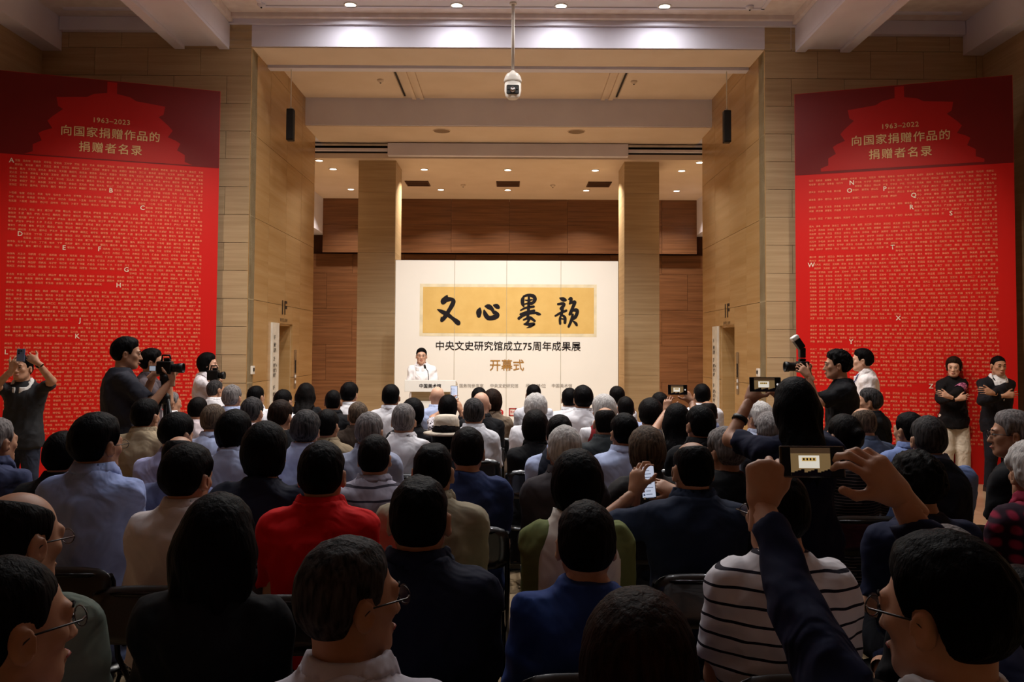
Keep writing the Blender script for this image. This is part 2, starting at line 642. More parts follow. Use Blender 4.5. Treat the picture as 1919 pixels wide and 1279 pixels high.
# recess between the two beams
c2 = bx('ceiling_recess', XL, XR, 13.02, 15.3, 6.24, 6.36, cream, kind='structure')
for xa, xb in ((XL + .05, -1.95), (-1.5, 1.45), (1.9, XR - .05)):
    bx('ceiling_panel', xa, xb, 13.1, 15.24, 6.222, 6.24, cream, c2)
for xa in (-1.80, -1.66, 1.60, 1.74):
    bx('ceiling_rib', xa, xa + 0.07, 13.1, 15.26, 6.20, 6.24, cream, c2)
for xa in (-1.93, 1.85):
    bx('track_slot', xa, xa + 0.03, 13.1, 15.1, 6.212, 6.224, dark, c2)
b2 = bx('ceiling_beam_rear', XL - .6, XR + .6, 15.3, 16.65, ZB2, 6.4, plaster, kind='structure')
bx('soffit_panel', XL, XR, 15.33, 16.62, ZB2 - 0.012, ZB2 - 0.002, cream, b2)
# curtain track and valance in front of the stage ceiling
cs = bx('ceiling_stage', -6.9, 6.9, 16.66, YB + .6, ZS, ZS + 0.1, cream, kind='structure')
bx('ceiling_step', -6.9, 6.9, 16.655, 16.75, ZS + .1, ZB2 + 0.05, dark, cs)
val = empty('trim_valance', (0, 0, 0))
val['kind'] = 'structure'
bx('valance_board', -2.42, 2.27, 16.50, 16.64, 5.47, ZB2 - 0.03, plaster, val)
for xa, xb in ((XL - .5, -2.43), (2.28, XR + .5)):
    for z in (5.66, 5.57):
        bx('track_rail', xa, xb, 16.55, 16.64, z, z + 0.045, chrome if z > 5.6 else plaster, val)

# ceiling fittings
def downlight(name, x, y, z, r, label, group):
    t = empty(name, (x, y, z))
    tag(t, label, 'ceiling light', group)
    MB().lathe([(r * 1.25, -0.012), (r * 1.25, 0.0), (r, 0.0), (r, -0.012)], 20, ring=True).build('trim_ring', whitep, t, smooth=True)
    MB().lathe([(0.001, -0.010), (r, -0.010), (r, -0.004), (0.001, -0.004)], 20).build('lens', lampm, t)
    return t


_hl = ['round downlight in hall ceiling, leftmost of the front four', 'round downlight in hall ceiling, second of four from left',
       'round downlight in hall ceiling, just right of the hanging camera pole', 'round downlight in hall ceiling, rightmost of the front four']
for k, (x, y) in enumerate(HALL_DOWN):  # rows after the first are added, unseen fittings for audience light
    l = _hl[k] if k < 4 else '%s added round downlight in the unseen %s row over the audience' % (('leftmost', 'inner left', 'inner right', 'rightmost')[k % 4], ('second', 'third', 'fourth')[k // 4 - 1])
    downlight('downlight', x, y, 6.452, 0.075, l, 'hall downlights' if k < 4 else 'added hall downlights over the audience')
_sl = ['stage downlight nearer row, left of the left pillar', 'stage downlight nearer row, first right of left pillar', 'stage downlight nearer row, middle one',
       'stage downlight nearer row, first left of right pillar', 'stage downlight nearer row, right of the right pillar',
       'stage downlight farther row, left of the left pillar', 'stage downlight farther row, below the left vent', 'stage downlight farther row, below the middle vent',
       'stage downlight farther row, below the right vent', 'stage downlight farther row, right of the right pillar',
       'stage downlight at the left wall edge under curtain track', 'stage downlight at the right wall edge under curtain track']
for (x, y), l in zip(STAGE_DOWN, _sl):
    downlight('downlight', x, y, ZS, 0.07, l, 'stage downlights')
ventm = mat('vent_brown', (92, 66, 52), 0.6, 0.3, kind='noise')
for x, l in ((-2.12, 'brown ceiling vent grille near the left pillar'), (-0.08, 'brown ceiling vent grille in the middle of stage ceiling'), (1.97, 'brown ceiling vent grille near the right pillar')):
    v = empty('ceiling_vent', (x, 19.15, ZS))
    tag(v, l, 'vent', 'stage ceiling vents')
    for a in (-1, 1):
        bx('vent_frame', -0.25, 0.25, a * 0.27 - 0.015, a * 0.27 + 0.015, -0.02, 0.0, ventm, v)
        bx('vent_frame', a * 0.25 - 0.012, a * 0.25 + 0.012, -0.285, 0.285, -0.02, 0.0, ventm, v)
    for k in range(6):
        bx('slat', -0.24, 0.24, -0.235 + k * 0.085, -0.19 + k * 0.085, -0.014, -0.004, ventm, v)
    bx('vent_box', -0.24, 0.24, -0.26, 0.26, -0.004, 0.0, dark, v)
for px, py, l in ((828, 238, 'round flush ceiling speaker left of the dome camera'), (1080, 240, 'round flush ceiling speaker right of the dome camera')):
    q = at(px, py, 15.62)
    t = empty('ceiling_speaker', (q.x, 15.62, ZB2 - 0.012))
    tag(t, l, 'speaker', 'flush ceiling speakers')
    MB().lathe([(0.16, -0.012), (0.165, 0.0), (0.15, 0.0), (0.15, -0.012)], 28, ring=True).build('rim', cream, t, smooth=True)
    MB().lathe([(0.001, -0.008), (0.15, -0.008), (0.15, 0), (0.001, 0)], 28).build('grille', mat('speaker_grille', (150, 130, 112), 0.7, kind='noise', rgb2=(120, 102, 86), scale=40), t)
for px, py, Y, z, l in ((713, 156, 14.2, 6.222, 'small smoke detector on recess ceiling at left'), (1188, 157, 14.2, 6.222, 'small smoke detector on recess ceiling at right'),
                        (490, 4, 11.62, 6.455, 'small smoke detector on hall ceiling, top left'), (1405, 13, 11.62, 6.455, 'small smoke detector on hall ceiling, top right'),
                        (868, 347, 19.3, ZS, 'sprinkler head left of the middle stage vent'), (1036, 348, 19.3, ZS, 'sprinkler head right of the middle stage vent')):
    q = at(px, py, Y)
    t = empty('ceiling_sensor', (q.x, Y, z))
    tag(t, l, 'detector', 'ceiling sensors')
    MB().lathe([(0.001, -0.05), (0.03, -0.05), (0.04, -0.03), (0.055, -0.022), (0.055, 0.0), (0.001, 0)], 16).build('housing', cream if z < 6.3 else plaster, t, smooth=True)
    MB().lathe([(0.001, -0.062), (0.012, -0.062), (0.012, -0.05), (0.001, -0.05)], 10).build('sensor_tip', dark, t)


def track_spot(loc, target, label):
    t = empty('spotlight', loc)
    tag(t, label, 'spotlight', 'hall ceiling spotlights')
    zc = 6.455 if abs(loc[0]) < 3.5 else (6.47 if abs(loc[0]) < 4.05 else 6.0)
    z = zc - loc[2]
    MB().tube([(0, 0, z), (0, 0, 0.12)], 0.012).build('stem', whitep, t)
    q = (Vector(target) - Vector(loc)).to_track_quat('-Z', 'Y').to_matrix()
    MB().lathe([(0.001, 0.13), (0.05, 0.13), (0.055, 0.10), (0.058, 0.02), (0.052, 0.02), (0.05, 0.1), (0.001, 0.1)], 18, R=q).build('can', whitep, t, smooth=True)
    return t


for k, ((x, y), tg) in enumerate(zip(BOARD_SPOTS, BOARD_AIM)):
    track_spot((x, y, 6.2), tg, ('outer left', 'inner left', 'inner right', 'outer right')[k] + ' white can spotlight aimed at the stage board')
for k, ((x, y), tg) in enumerate(zip(PANEL_SPOTS, PANEL_AIM)):
    track_spot((x, y, 6.2), tg, 'white can spotlight aimed at the %s red panel' % ('left' if k == 0 else 'right'))

# hanging dome camera
q = at(961, 160, 11.55)
dc = empty('security_camera', (q.x, 11.55, 0))
tag(dc, 'white dome security camera hanging on a long pole from the ceiling', 'camera')
zc = at(961, 187, 11.55).z
MB().tube([(0, 0, 6.455), (0, 0, zc + .36)], 0.022, 12).build('pole', whitep, dc, smooth=True)
MB().lathe([(0.05, 6.435), (0.05, 6.455), (0.02, 6.455)], 16).build('ceiling_flange', whitep, dc)
MB().lathe([(0.022, zc + .40), (0.035, zc + .385), (0.05, zc + .37), (0.085, zc + .35), (0.11, zc + .31), (0.122, zc + .26), (0.122, zc + .24), (0.10, zc + .235)], 24).build('dome_shroud', whitep, dc, smooth=True)
MB().lathe([(0.095, zc + .25), (0.112, zc + .22), (0.114, zc + .12), (0.10, zc + .05), (0.07, zc + .012), (0.03, zc), (0.001, zc)], 24).build('camera_ball', whitep, dc, smooth=True)
R90 = Matrix.Rotation(math.radians(90), 3, 'X')
MB().box(-0.085, 0.085, -0.121, -0.09, zc + .045, zc + .175).build('face_plate', black, dc, bevel=0.02)
MB().lathe([(0.001, 0.0), (0.036, 0.0), (0.036, 0.03), (0.001, 0.03)], 16, o=(0, -0.118, zc + .10), R=R90).build('lens', chrome, dc, smooth=True)
for a in (-0.06, 0.06):
    MB().lathe([(0.001, 0.0), (0.018, 0.0), (0.018, 0.02), (0.001, 0.02)], 12, o=(a, -0.118, zc + .12), R=R90).build('infrared_lamp', dark, dc)

# hanging column loudspeakers
for px, sgn, l in ((545, 1, 'slim black column loudspeaker hanging by the left opening wall'), (1362, -1, 'slim black column loudspeaker hanging by the right opening wall')):
    a, b = at(px, 205 if sgn > 0 else 208, 12.97), at(px, 264 if sgn > 0 else 268, 12.97)
    t = empty('column_loudspeaker', (a.x, 12.97, 0))
    tag(t, l, 'loudspeaker', 'hanging loudspeakers')
    MB().tube([(0, 0, ZB1 - .02), (0, 0, a.z)], 0.008, 8).build('hanging_rod', whitep, t)
    MB().box(-0.055, 0.055, -0.06, 0.06, b.z, a.z).build('cabinet', black, t, bevel=0.012)
    bx('grille', -0.048, 0.048, -0.066, -0.058, b.z + .02, a.z - .02, dark, t)
    bx('bracket', -0.02, 0.02, 0.0, 0.05, a.z - .01, a.z + .03, whitep, t)

# ------------------------------------------------------------------ red donor panels, stage board, signs
redm = mat('red_print', (198, 18, 13), 0.45, 0.35, kind='noise', rgb2=(200, 18, 13), scale=0.2)
redd = mat('dark_red_print', (112, 10, 13), 0.45, 0.35, kind='noise', rgb2=(108, 10, 12), scale=0.2)
redp = mat('palace_red_print', (172, 15, 13), 0.45, 0.35, kind='noise', rgb2=(168, 14, 12), scale=0.2)
goldt = mat('pale_gold_letters', (210, 176, 124), 0.5, 0.3, kind='noise', rgb2=(204, 168, 116))
listt = mat('peach_list_print', (230, 140, 104), 0.6, 0.2, kind='noise', rgb2=(224, 132, 96))
whitet = mat('white_index_letters', (248, 234, 210), 0.6, 0.2, kind='noise')

SUR = {'A': '艾安敖', 'B': '白包毕卜巴', 'C': '陈曹程崔常蔡', 'D': '丁董杜邓戴', 'E': '鄂', 'F': '方冯傅范', 'G': '高郭顾古甘', 'H': '何胡黄韩侯', 'J': '江金贾姜',
       'K': '康孔柯', 'L': '李刘林卢罗吕', 'M': '马毛孟', 'N': '倪宁牛', 'O': '欧', 'P': '潘彭庞', 'Q': '齐钱邱秦', 'R': '任阮', 'S': '孙沈石宋苏', 'T': '唐田陶',
       'W': '王吴汪魏文', 'X': '徐许谢夏', 'Y': '杨于叶尹袁', 'Z': '张赵周朱郑'}
GIV = '文中山大小元士永平正天云立生先志国光玉子丁之可古石田申西羊亚百江成至年有名全安同在如好竹自守宇帆向行众合冬玄王仁公化今月木友'
NCH = 78          # characters (with gaps) per full row


def names(rng, letter, n):
    """n full-width cells of spaced names"""
    s = ''
    while len(s) < n:
        s += rng.choice(SUR[letter]) + ''.join(rng.choice(GIV) for _ in range(rng.choice((1, 2, 2, 2)))) + '　'
    s = s[:n]
    return s.rstrip('　')


def donor_panel(name, A, B, label, letters, first, years, seed):
    """A, B: bottom corners (left, right as seen from the hall); flat print on a boxed panel"""
    A, B = Vector(A), Vector(B)
    wd = (B - A).length
    ang = math.atan2(B.y - A.y, B.x - A.x)
    H = 5.27
    p = empty(name, A, ang)
    tag(p, label, 'display panel', 'red donor panels')
    MB().box(0, wd, 0, 0.12, 0.0, H).build('panel_box', redm, p)
    MB().box(0.02, wd - .02, 0.12, 0.26, 0.0, 0.05).build('foot', dark, p)
    # darker upper field with the palace roof silhouette left lighter
    zb = 4.19 if seed == 1 else 4.13
    MB().poly([(0.004, -0.002, zb), (wd - .004, -0.002, zb), (wd - .004, -0.002, H - .004), (0.004, -0.002, H - .004)]).build('dark_field', redd, p)
    half = [(0.06, 0.0), (0.06, -0.16), (0.22, -0.19), (0.30, -0.24), (0.66, -0.28), (0.64, -0.40), (0.58, -0.44), (0.70, -0.55), (0.76, -0.62),
            (0.70, -0.72), (0.80, -0.76), (0.86, -0.80), (0.82, -0.90), (0.92, -0.96), (0.92, -1.06), (1.02, -1.1), (1.02, zb - H - 0.004)]
    k = wd / 2.73
    hf = [(x * k, max(z * .95, zb - H + .02)) for x, z in half]
    cx = wd * 0.5
    top = H - 0.02
    pts = [(cx + x, -0.004, top + z) for x, z in hf] + [(cx - x, -0.004, top + z) for x, z in reversed(hf)]
    mb = MB()
    # as strips so that the fill stays clean
    for i in range(len(hf) - 1):
        (x0, z0), (x1, z1) = hf[i], hf[i + 1]
        if z0 - z1 > 1e-4:
            mb.poly([(cx - x0, -0.004, top + z0), (cx - x1, -0.004, top + z1), (cx + x1, -0.004, top + z1), (cx + x0, -0.004, top + z0)])
    mb.build('roof_silhouette', redp, p)
    rz = (math.pi / 2, 0, 0)
    text_mesh('years_lettering', years, 0.095, goldt, p, (cx, -0.008, 4.69), rz, bold=0.0005, space=1.1)
    text_mesh('title_lettering', '向国家捐赠作品的', 0.145, goldt, p, (cx, -0.008, 4.50), rz, bold=0.0012, space=1.12)
    text_mesh('title_lettering', '捐赠者名录', 0.145, goldt, p, (cx, -0.008, 4.30), rz, bold=0.0012, space=1.18)
    # the list of names
    x0, x1 = wd * 0.068, wd * 0.925
    ztop, pitch = (4.10, 0.0527) if seed == 1 else (4.03, 0.0527)
    cell = (x1 - x0) / NCH
    rng = random.Random(seed)
    cur = first
    rows = {}
    skip = {}
    for r in range(68):
        segs = []
        here = [(c, xf) for c, rr, xf in letters if rr == r]
        prev = [(c, xf) for c, rr, xf in letters if rr == r - 1]
        start = 0
        if prev:
            start = int(prev[-1][1] * NCH) + 2
        pos = start
        for c, xf in here:
            e = int(xf * NCH)
            if e - pos > 4:
                segs.append((pos, names(rng, cur, min(e - pos - 1, int((e - pos) * rng.uniform(.86, .99))))))
            text_mesh('index_letter', c, 0.085, whitet, p, (x0 + (e + 0.75) * cell, -0.006, ztop - r * pitch - 0.02), rz, bold=0.001, res=2)
            cur = c
            pos = e + 2
        segs.append((pos, names(rng, cur, NCH - pos)))
        # long rows with a word in Latin letters now and then are set smaller in the photograph; keep the rhythm only
        line = '　' * 0
        col = 0
        for a, s in segs:
            line += '　' * (a - col) + s
            col = a + len(s)
        rows[r] = line
    # blocks of rows share one mesh each (too small to pick apart singly)
    for blk in range(4):
        body = '\n'.join(rows[r] for r in range(blk * 17, blk * 17 + 17))
        t = text_mesh('name_list', body, cell, listt, p, (x0, -0.006, ztop - blk * 17 * pitch), rz, align='LEFT', bold=cell * 0.02, res=1, line=pitch / cell)
        t['kind'] = 'stuff'
    return p


LL = [('A', 0, 0.0), ('B', 6, .50), ('C', 10, .67), ('D', 18, .06), ('E', 21, .28), ('F', 21, .46), ('G', 26, .60), ('H', 30, .56), ('J', 39, .37), ('K', 43, .35), ('L', 47, 0.0)]
LR = [('N', 1, .24), ('O', 3, .23), ('P', 3, .42), ('Q', 5, .57), ('R', 8, .56), ('S', 10, .76), ('T', 18, .45), ('W', 22, 0.0), ('X', 36, .48), ('Y', 42, .23), ('Z', 53, .65)]
donor_panel('donor_panel', (-6.66, 10.88, 0), (-4.06, 11.76, 0), 'tall red donor name panel on the left, index letters A to L', LL, 'A', '1963–2023', 1)
donor_panel('donor_panel', (3.93, 11.76, 0), (6.45, 10.88, 0), 'tall red donor name panel on the right, index letters N to Z', LR, 'M', '1963–2022', 2)

# stage board of four printed sheets
bw = mat('board_white', (240, 234, 224), 0.55, 0.3, kind='noise', rgb2=(236, 230, 220), scale=0.15)
bg = mat('board_gold_paper', (222, 184, 108), 0.6, 0.3, kind='noise', rgb2=(214, 174, 98), scale=0.8)
ink = mat('ink_black', (22, 16, 20), 0.6, 0.2, kind='noise')
goldl = mat('gold_letters', (176, 128, 60), 0.5, 0.4, kind='noise', rgb2=(160, 112, 48))
greyl = mat('grey_letters', (150, 142, 134), 0.6, 0.2, kind='noise')
seal = mat('seal_red', (190, 50, 50), 0.6, 0.2, kind='noise')
YBD = 14.8
BX0, BX1, BZ = -2.01, 1.86, 3.24
bd = empty('stage_board', ((BX0 + BX1) / 2, YBD, 0))
tag(bd, 'large white stage board with a gold calligraphy banner', 'backdrop')
ox = (BX0 + BX1) / 2
cuts = [BX0, at(852, 560, YBD).x, at(949.5, 560, YBD).x, at(1051, 560, YBD).x, BX1]
for a, b in zip(cuts[:-1], cuts[1:]):
    bx('board_sheet', a - ox + .0015, b - ox - .0015, 0.0, 0.05, 0.0, BZ, bw, bd)
bx('board_frame', BX0 - ox - .012, BX1 - ox + .012, 0.052, 0.14, 0.0, BZ + .01, dark, bd)
g0, g1 = at(793, 538, YBD), at(1113, 626, YBD)
e0, e1 = at(787, 532, YBD), at(1118, 632, YBD)
MB().poly([(g0.x - ox, -0.004, g1.z), (g1.x - ox, -0.004, g1.z), (g1.x - ox, -0.004, g0.z), (g0.x - ox, -0.004, g0.z)]).build('gold_banner', bg, bd)
MB().poly([(e0.x - ox, -0.002, e1.z), (e1.x - ox, -0.002, e1.z), (e1.x - ox, -0.002, e0.z), (e0.x - ox, -0.002, e0.z)]).build('banner_border', mat('cream_border', (236, 222, 188), 0.6, kind='noise'), bd)
for cx_ in cuts[1:-1]:  # grey strip drawn over each joint between sheets
    bx('sheet_seam', cx_ - ox - .003, cx_ - ox + .003, -0.006, 0.0, 0.02, BZ - .01, mat('seam_grey', (176, 164, 140), 0.7, kind='noise'), bd)


def brush(strokes, name, zoomx, zoomy, sc, depth, parent, off):
    """brush strokes in zoomed pixel coordinates -> flat ink shapes on the board; stroke = [(x, y, width), ...]"""
    mb = MB()
    for k, st in enumerate(strokes):
        # resample with Catmull-Rom for supple edges
        P = [np.array(p, float) for p in st]
        P = [2 * P[0] - P[1]] + P + [2 * P[-1] - P[-2]]
        Q = []
        for i in range(1, len(P) - 2):
            for t in np.linspace(0, 1, 7)[:-1]:
                p0, p1, p2, p3 = P[i - 1], P[i], P[i + 1], P[i + 2]
                Q.append(0.5 * ((2 * p1) + (-p0 + p2) * t + (2 * p0 - 5 * p1 + 4 * p2 - p3) * t * t + (-p0 + 3 * p1 - 3 * p2 + p3) * t ** 3))
        Q.append(P[-2])
        Q = np.array(Q)
        n = len(Q)
        for i in range(n - 1):
            a, b = Q[i], Q[i + 1]
            d = b[:2] - a[:2]
            L_ = np.hypot(*d)
            if L_ < 1e-6:
                continue
            nrm = np.array((-d[1], d[0])) / L_
            qs = [a[:2] + nrm * a[2] / 2, b[:2] + nrm * b[2] / 2, b[:2] - nrm * b[2] / 2, a[:2] - nrm * a[2] / 2]
            mb.poly([_bp(q, zoomx, zoomy, sc, depth + 0.00003 * i, off) for q in qs])
        for i in range(0, n):
            r = Q[i][2] / 2
            mb.poly([_bp(Q[i][:2] + r * np.array((math.cos(t), math.sin(t))), zoomx, zoomy, sc, depth + 0.00003 * i + 0.00001, off) for t in np.linspace(0, 2 * math.pi, 11)[:-1]])
    return mb.build(name, ink, parent)


def _bp(q, zx, zy, sc, depth, off):
    w = at(zx + q[0] / sc, zy + q[1] / sc, YBD)
    return (w.x - off, -depth, w.z)


S7, S8 = 1919 / 170.0, 1919 / 180.0
wen = [[(545, 270, 20), (520, 320, 90), (470, 390, 130), (450, 425, 80)], [(470, 390, 90), (560, 355, 100), (650, 355, 70), (675, 400, 95), (640, 490, 95), (580, 590, 85), (520, 690, 90), (440, 790, 80), (415, 815, 30)],
       [(340, 570, 24), (420, 610, 80), (540, 670, 95), (650, 750, 75), (760, 840, 110), (785, 865, 80)], [(415, 720, 12), (415, 780, 40)]]
xin = [[(1235, 545, 40), (1215, 620, 120), (1212, 700, 90)], [(1325, 590, 40), (1345, 660, 90), (1400, 740, 100), (1480, 750, 100), (1570, 720, 110), (1600, 680, 100), (1560, 620, 60)],
       [(1345, 500, 30), (1420, 510, 110), (1490, 560, 80), (1530, 640, 60)], [(1530, 480, 40), (1590, 500, 100), (1625, 525, 70)]]
mo = [[(440, 285, 40), (420, 340, 75), (420, 420, 70), (440, 470, 40)], [(440, 275, 40), (540, 250, 60), (640, 275, 75), (665, 340, 75), (630, 400, 60), (590, 430, 40)],
      [(545, 270, 40), (545, 400, 60), (535, 560, 60), (525, 680, 60), (540, 760, 50)], [(470, 350, 20), (530, 355, 35), (610, 340, 30)], [(460, 430, 30), (540, 410, 40), (610, 395, 30)],
      [(380, 555, 30), (480, 505, 45), (640, 480, 50)], [(380, 635, 50), (500, 590, 50), (650, 560, 50)], [(345, 715, 60), (430, 660, 50), (560, 620, 40), (690, 605, 50), (770, 635, 40)],
      [(700, 640, 20), (745, 630, 60)], [(440, 745, 35), (560, 700, 60), (660, 765, 50)], [(560, 720, 50), (520, 790, 50), (480, 830, 50)], [(455, 830, 40), (540, 835, 60), (640, 830, 70)], [(500, 905, 12), (570, 880, 45), (640, 845, 40)]]
yun = [[(1165, 310, 30), (1230, 335, 90), (1280, 350, 50)], [(1130, 430, 50), (1230, 420, 60), (1245, 450, 60), (1190, 520, 70)], [(1075, 665, 40), (1170, 610, 50), (1290, 560, 50)],
       [(1230, 420, 30), (1215, 520, 60), (1200, 640, 50)], [(1185, 650, 40), (1165, 730, 50), (1170, 820, 50)], [(1210, 650, 40), (1265, 700, 60), (1265, 800, 60)], [(1190, 720, 30), (1240, 730, 30)],
       [(1340, 335, 30), (1385, 320, 70), (1380, 390, 60), (1360, 420, 40)], [(1385, 410, 40), (1460, 390, 70), (1420, 500, 65), (1370, 620, 65), (1345, 640, 20)],
       [(1400, 560, 40), (1490, 550, 80), (1510, 600, 70), (1470, 690, 70), (1410, 730, 50)], [(1420, 640, 50), (1390, 760, 60), (1340, 880, 50)], [(1430, 770, 30), (1480, 815, 60), (1500, 850, 50)]]
brush(wen, 'calligraphy_character', 790, 530, S7, 0.008, bd, ox)
brush(xin, 'calligraphy_character', 790, 530, S7, 0.008, bd, ox)
brush(mo, 'calligraphy_character', 940, 530, S8, 0.008, bd, ox)
brush(yun, 'calligraphy_character', 940, 530, S8, 0.008, bd, ox)


def board_text(body, px0, px1, pyb, hpx, m, bold=0.0, name='lettering'):
    a, b = at(px0, pyb, YBD), at(px1, pyb, YBD)
    size = hpx * YBD / FPX
    t = text_mesh(name, body, size, m, bd, (0, 0, 0), (math.pi / 2, 0, 0), 'LEFT', bold=bold)
    xs = [v.co.x for v in t.data.vertices]
    t.scale = ((b.x - a.x) / (max(xs) - min(xs)), 1, 1)
    t.location = (a.x - ox - min(xs) * t.scale[0], -0.008, a.z)
    return t


board_text('中央文史研究馆成立75周年成果展', 817, 1088, 655, 18.5, ink, 0.0012)
board_text('开幕式', 918, 982, 693, 22.5, goldl, 0.0018)
for s_, a, b in (('国务院参事室', 861, 906), ('中央文史研究馆', 919, 971), ('承办单位', 985, 1023), ('中国美术馆', 1034, 1072)):
    board_text(s_, a, b, 726, 7.6, greyl, 0.0)
c = at(937.5, 773.5, YBD)
MB().lathe([(0.032, -0.001), (0.055, -0.001), (0.055, 0.001), (0.032, 0.001)], 22, ring=True, R=Matrix.Rotation(math.radians(90), 3, 'X'), o=(c.x - ox, -0.008, c.z)).build('round_logo', seal, bd)
bx('round_logo', c.x - ox - .03, c.x - ox + .045, -0.010, -0.006, c.z - 0.008, c.z + .008, seal, bd)
a, b = at(954, 765, YBD), at(968, 780, YBD)
mb = MB()
for (x0, x1, z0, z1) in ((a.x, b.x, a.z - .018, a.z), (a.x, b.x, b.z, b.z + .018), (a.x, a.x + .018, b.z, a.z), (b.x - .018, b.x, b.z, a.z)):
    mb.box(x0 - ox, x1 - ox, -0.010, -0.006, z0, z1)
mb.build('square_seal', seal, bd)
text_mesh('square_seal_character', '艺术', 0.045, seal, bd, ((a.x + b.x) / 2 - ox, -0.009, (a.z + b.z) / 2 - 0.016), (math.pi / 2, 0, 0), bold=0.001)

# lectern
lec = empty('lectern', (at(809, 722, 12.95).x, 12.95, 0))
tag(lec, 'white lectern with black brush lettering in front of the stage board', 'lectern')
lw = mat('lectern_white', (240, 238, 232), 0.35, 0.4, kind='noise', rgb2=(234, 232, 226), scale=0.2)
ls = mat('lectern_stone', (196, 180, 150), 0.4, 0.4, kind='grain', rgb2=(176, 158, 126))
bx('front_slab', -0.38, 0.38, -0.25, -0.20, 1.06, 1.235, lw, lec, bevel=0.004)
mb = MB()
mb.v = [(-.38, -.2, 1.215), (.38, -.2, 1.215), (.38, .25, 1.14), (-.38, .25, 1.14), (-.38, -.2, 1.235), (.38, -.2, 1.235), (.38, .25, 1.16), (-.38, .25, 1.16)]
mb.f = [(3, 2, 1, 0), (4, 5, 6, 7), (0, 1, 5, 4), (1, 2, 6, 5), (2, 3, 7, 6), (3, 0, 4, 7)]
mb.build('desk_top', lw, lec)
bx('shaft', -0.29, 0.29, -0.14, 0.16, 0.92, 1.14, ls, lec)
bx('cabinet', -0.32, 0.32, -0.18, 0.2, 0.06, 0.92, lw, lec, bevel=0.004)
bx('plinth', -0.34, 0.34, -0.2, 0.22, 0.0, 0.06, ls, lec)
text_mesh('lettering', '中国美术馆', 0.066, ink, lec, (-0.0, -0.254, 1.125), (math.pi / 2, 0, 0), bold=0.001, res=2)
mic = empty('microphone', (at(803, 700, 12.98).x, 12.98, 0))
tag(mic, 'thin black gooseneck microphone rising from the lectern', 'microphone')
h = at(795, 686, 12.98)
dx = h.x - mic.location.x
MB().tube([(0, 0, 1.20), (0, 0.0, 1.28), (-0.01, 0, 1.36), (dx * .8, 0.02, h.z - .03)], 0.006, 8).build('gooseneck', black, mic, smooth=True)
MB().tube([(dx * .8, 0.02, h.z - .04), (dx, 0.03, h.z + .015)], 0.017, 10).build('capsule', black, mic, smooth=True)
MB().lathe([(0.03, 1.195), (0.03, 1.21), (0.012, 1.215)], 12).build('socket', black, mic)

# vertical signs beside the lift doorways, floor numbers, wall boxes
signw = mat('sign_white', (226, 222, 212), 0.5, 0.3, kind='noise')
signk = mat('sign_dark_letters', (52, 40, 32), 0.6, 0.2, kind='noise')


def wall_sign(name, X, s_, Ya, Yb, z0, z1, label, blocks, m=signw):
    """upright board on an opening side wall, its face towards the hall centre"""
    t = empty(name, (X, (Ya + Yb) / 2, 0))
    tag(t, label, 'sign', 'lift lobby signs')
    hw = (Yb - Ya) / 2
    MB().box(*sorted((0, -s_ * 0.03)), -hw, hw, z0, z1).build('sign_board', m, t)
    rot = (math.pi / 2, 0, math.pi / 2 if s_ < 0 else -math.pi / 2)
    for (txt, z, sz) in blocks:
        y = -hw + 0.06 if s_ < 0 else hw - 0.06
        text_mesh('lettering', txt, sz, signk, t, (-s_ * 0.034, y, z), rot, 'LEFT', bold=0.001, res=1, line=1.1)
    return t


blkL = [('1F', 1.84, 0.09), ('展厅\n服务', 1.72, 0.075), ('2F', 1.50, 0.09), ('展厅 4\n展厅 5\n展厅', 1.40, 0.07), ('3F', 1.05, 0.09), ('展厅 8\n展厅 9\n展厅\n6A', 0.95, 0.07)]
wall_sign('lift_directory_sign', XL, -1, 13.30, 13.68, 0.0, 2.10, 'tall narrow white directory sign beside the left lift doorway', blkL)
wall_sign('lift_directory_sign', XR, 1, 14.86, 15.22, 0.0, 2.12, 'tall narrow white directory sign beside the right lift doorway', blkL)
for X, s_, px, l in ((XL, -1, 538, 'dark 1F floor number over the left lift doorway'), (XR, 1, 1360, 'dark 1F floor number over the right lift doorway')):
    Y = 14.05 if s_ < 0 else 14.30
    t = empty('floor_number_sign', (X - s_ * 0.004, Y, 2.32))
    tag(t, l, 'sign', 'floor numbers')
    rot = (math.pi / 2, 0, math.pi / 2 if s_ < 0 else -math.pi / 2)
    n = text_mesh('numerals', '1F', 0.31, signk, t, (0, 0, -0.06), rot, bold=0.010, sx=1.25)
    text_mesh('small_lettering', '美术馆 LOBBY', 0.075, signk, t, (0, 0, -0.19), rot, bold=0.0, sx=1.0)
bx_l = [(XL, -1, 12.25, 'small white control box on the left opening wall'), (XR, 1, 12.35, 'small white control box on the right opening wall')]
for X, s_, Y, l in bx_l:
    t = empty('control_box', (X, Y + .1, 1.38))
    tag(t, l, 'switch', 'wall control boxes')
    MB().box(*sorted((0, -s_ * 0.03)), -0.06, 0.06, -0.06, 0.06).build('box_body', whitep, t, bevel=0.005)
    MB().box(*sorted((-s_ * 0.03, -s_ * 0.036)), -0.03, 0.03, -0.02, 0.03).build('button', dark, t)
# call panels
for X, s_, Y, l in ((XL, -1, 14.82, 'slim lift call panel beyond the left lift doorway'), (XR, 1, 13.62, 'slim lift call panel before the right lift doorway')):
    t = empty('lift_call_panel', (X, Y, 1.25))
    tag(t, l, 'switch', 'lift call panels')
    MB().box(*sorted((0, -s_ * 0.012)), -0.055, 0.055, -0.25, 0.42).build('plate', chrome, t)
    MB().box(*sorted((-s_ * 0.012, -s_ * 0.016)), -0.03, 0.03, 0.02, 0.24).build('display', dark, t)
    for z in (-0.16, -0.06):
        MB().box(*sorted((-s_ * 0.012, -s_ * 0.02)), -0.02, 0.02, z, z + .05).build('button', whitep, t)

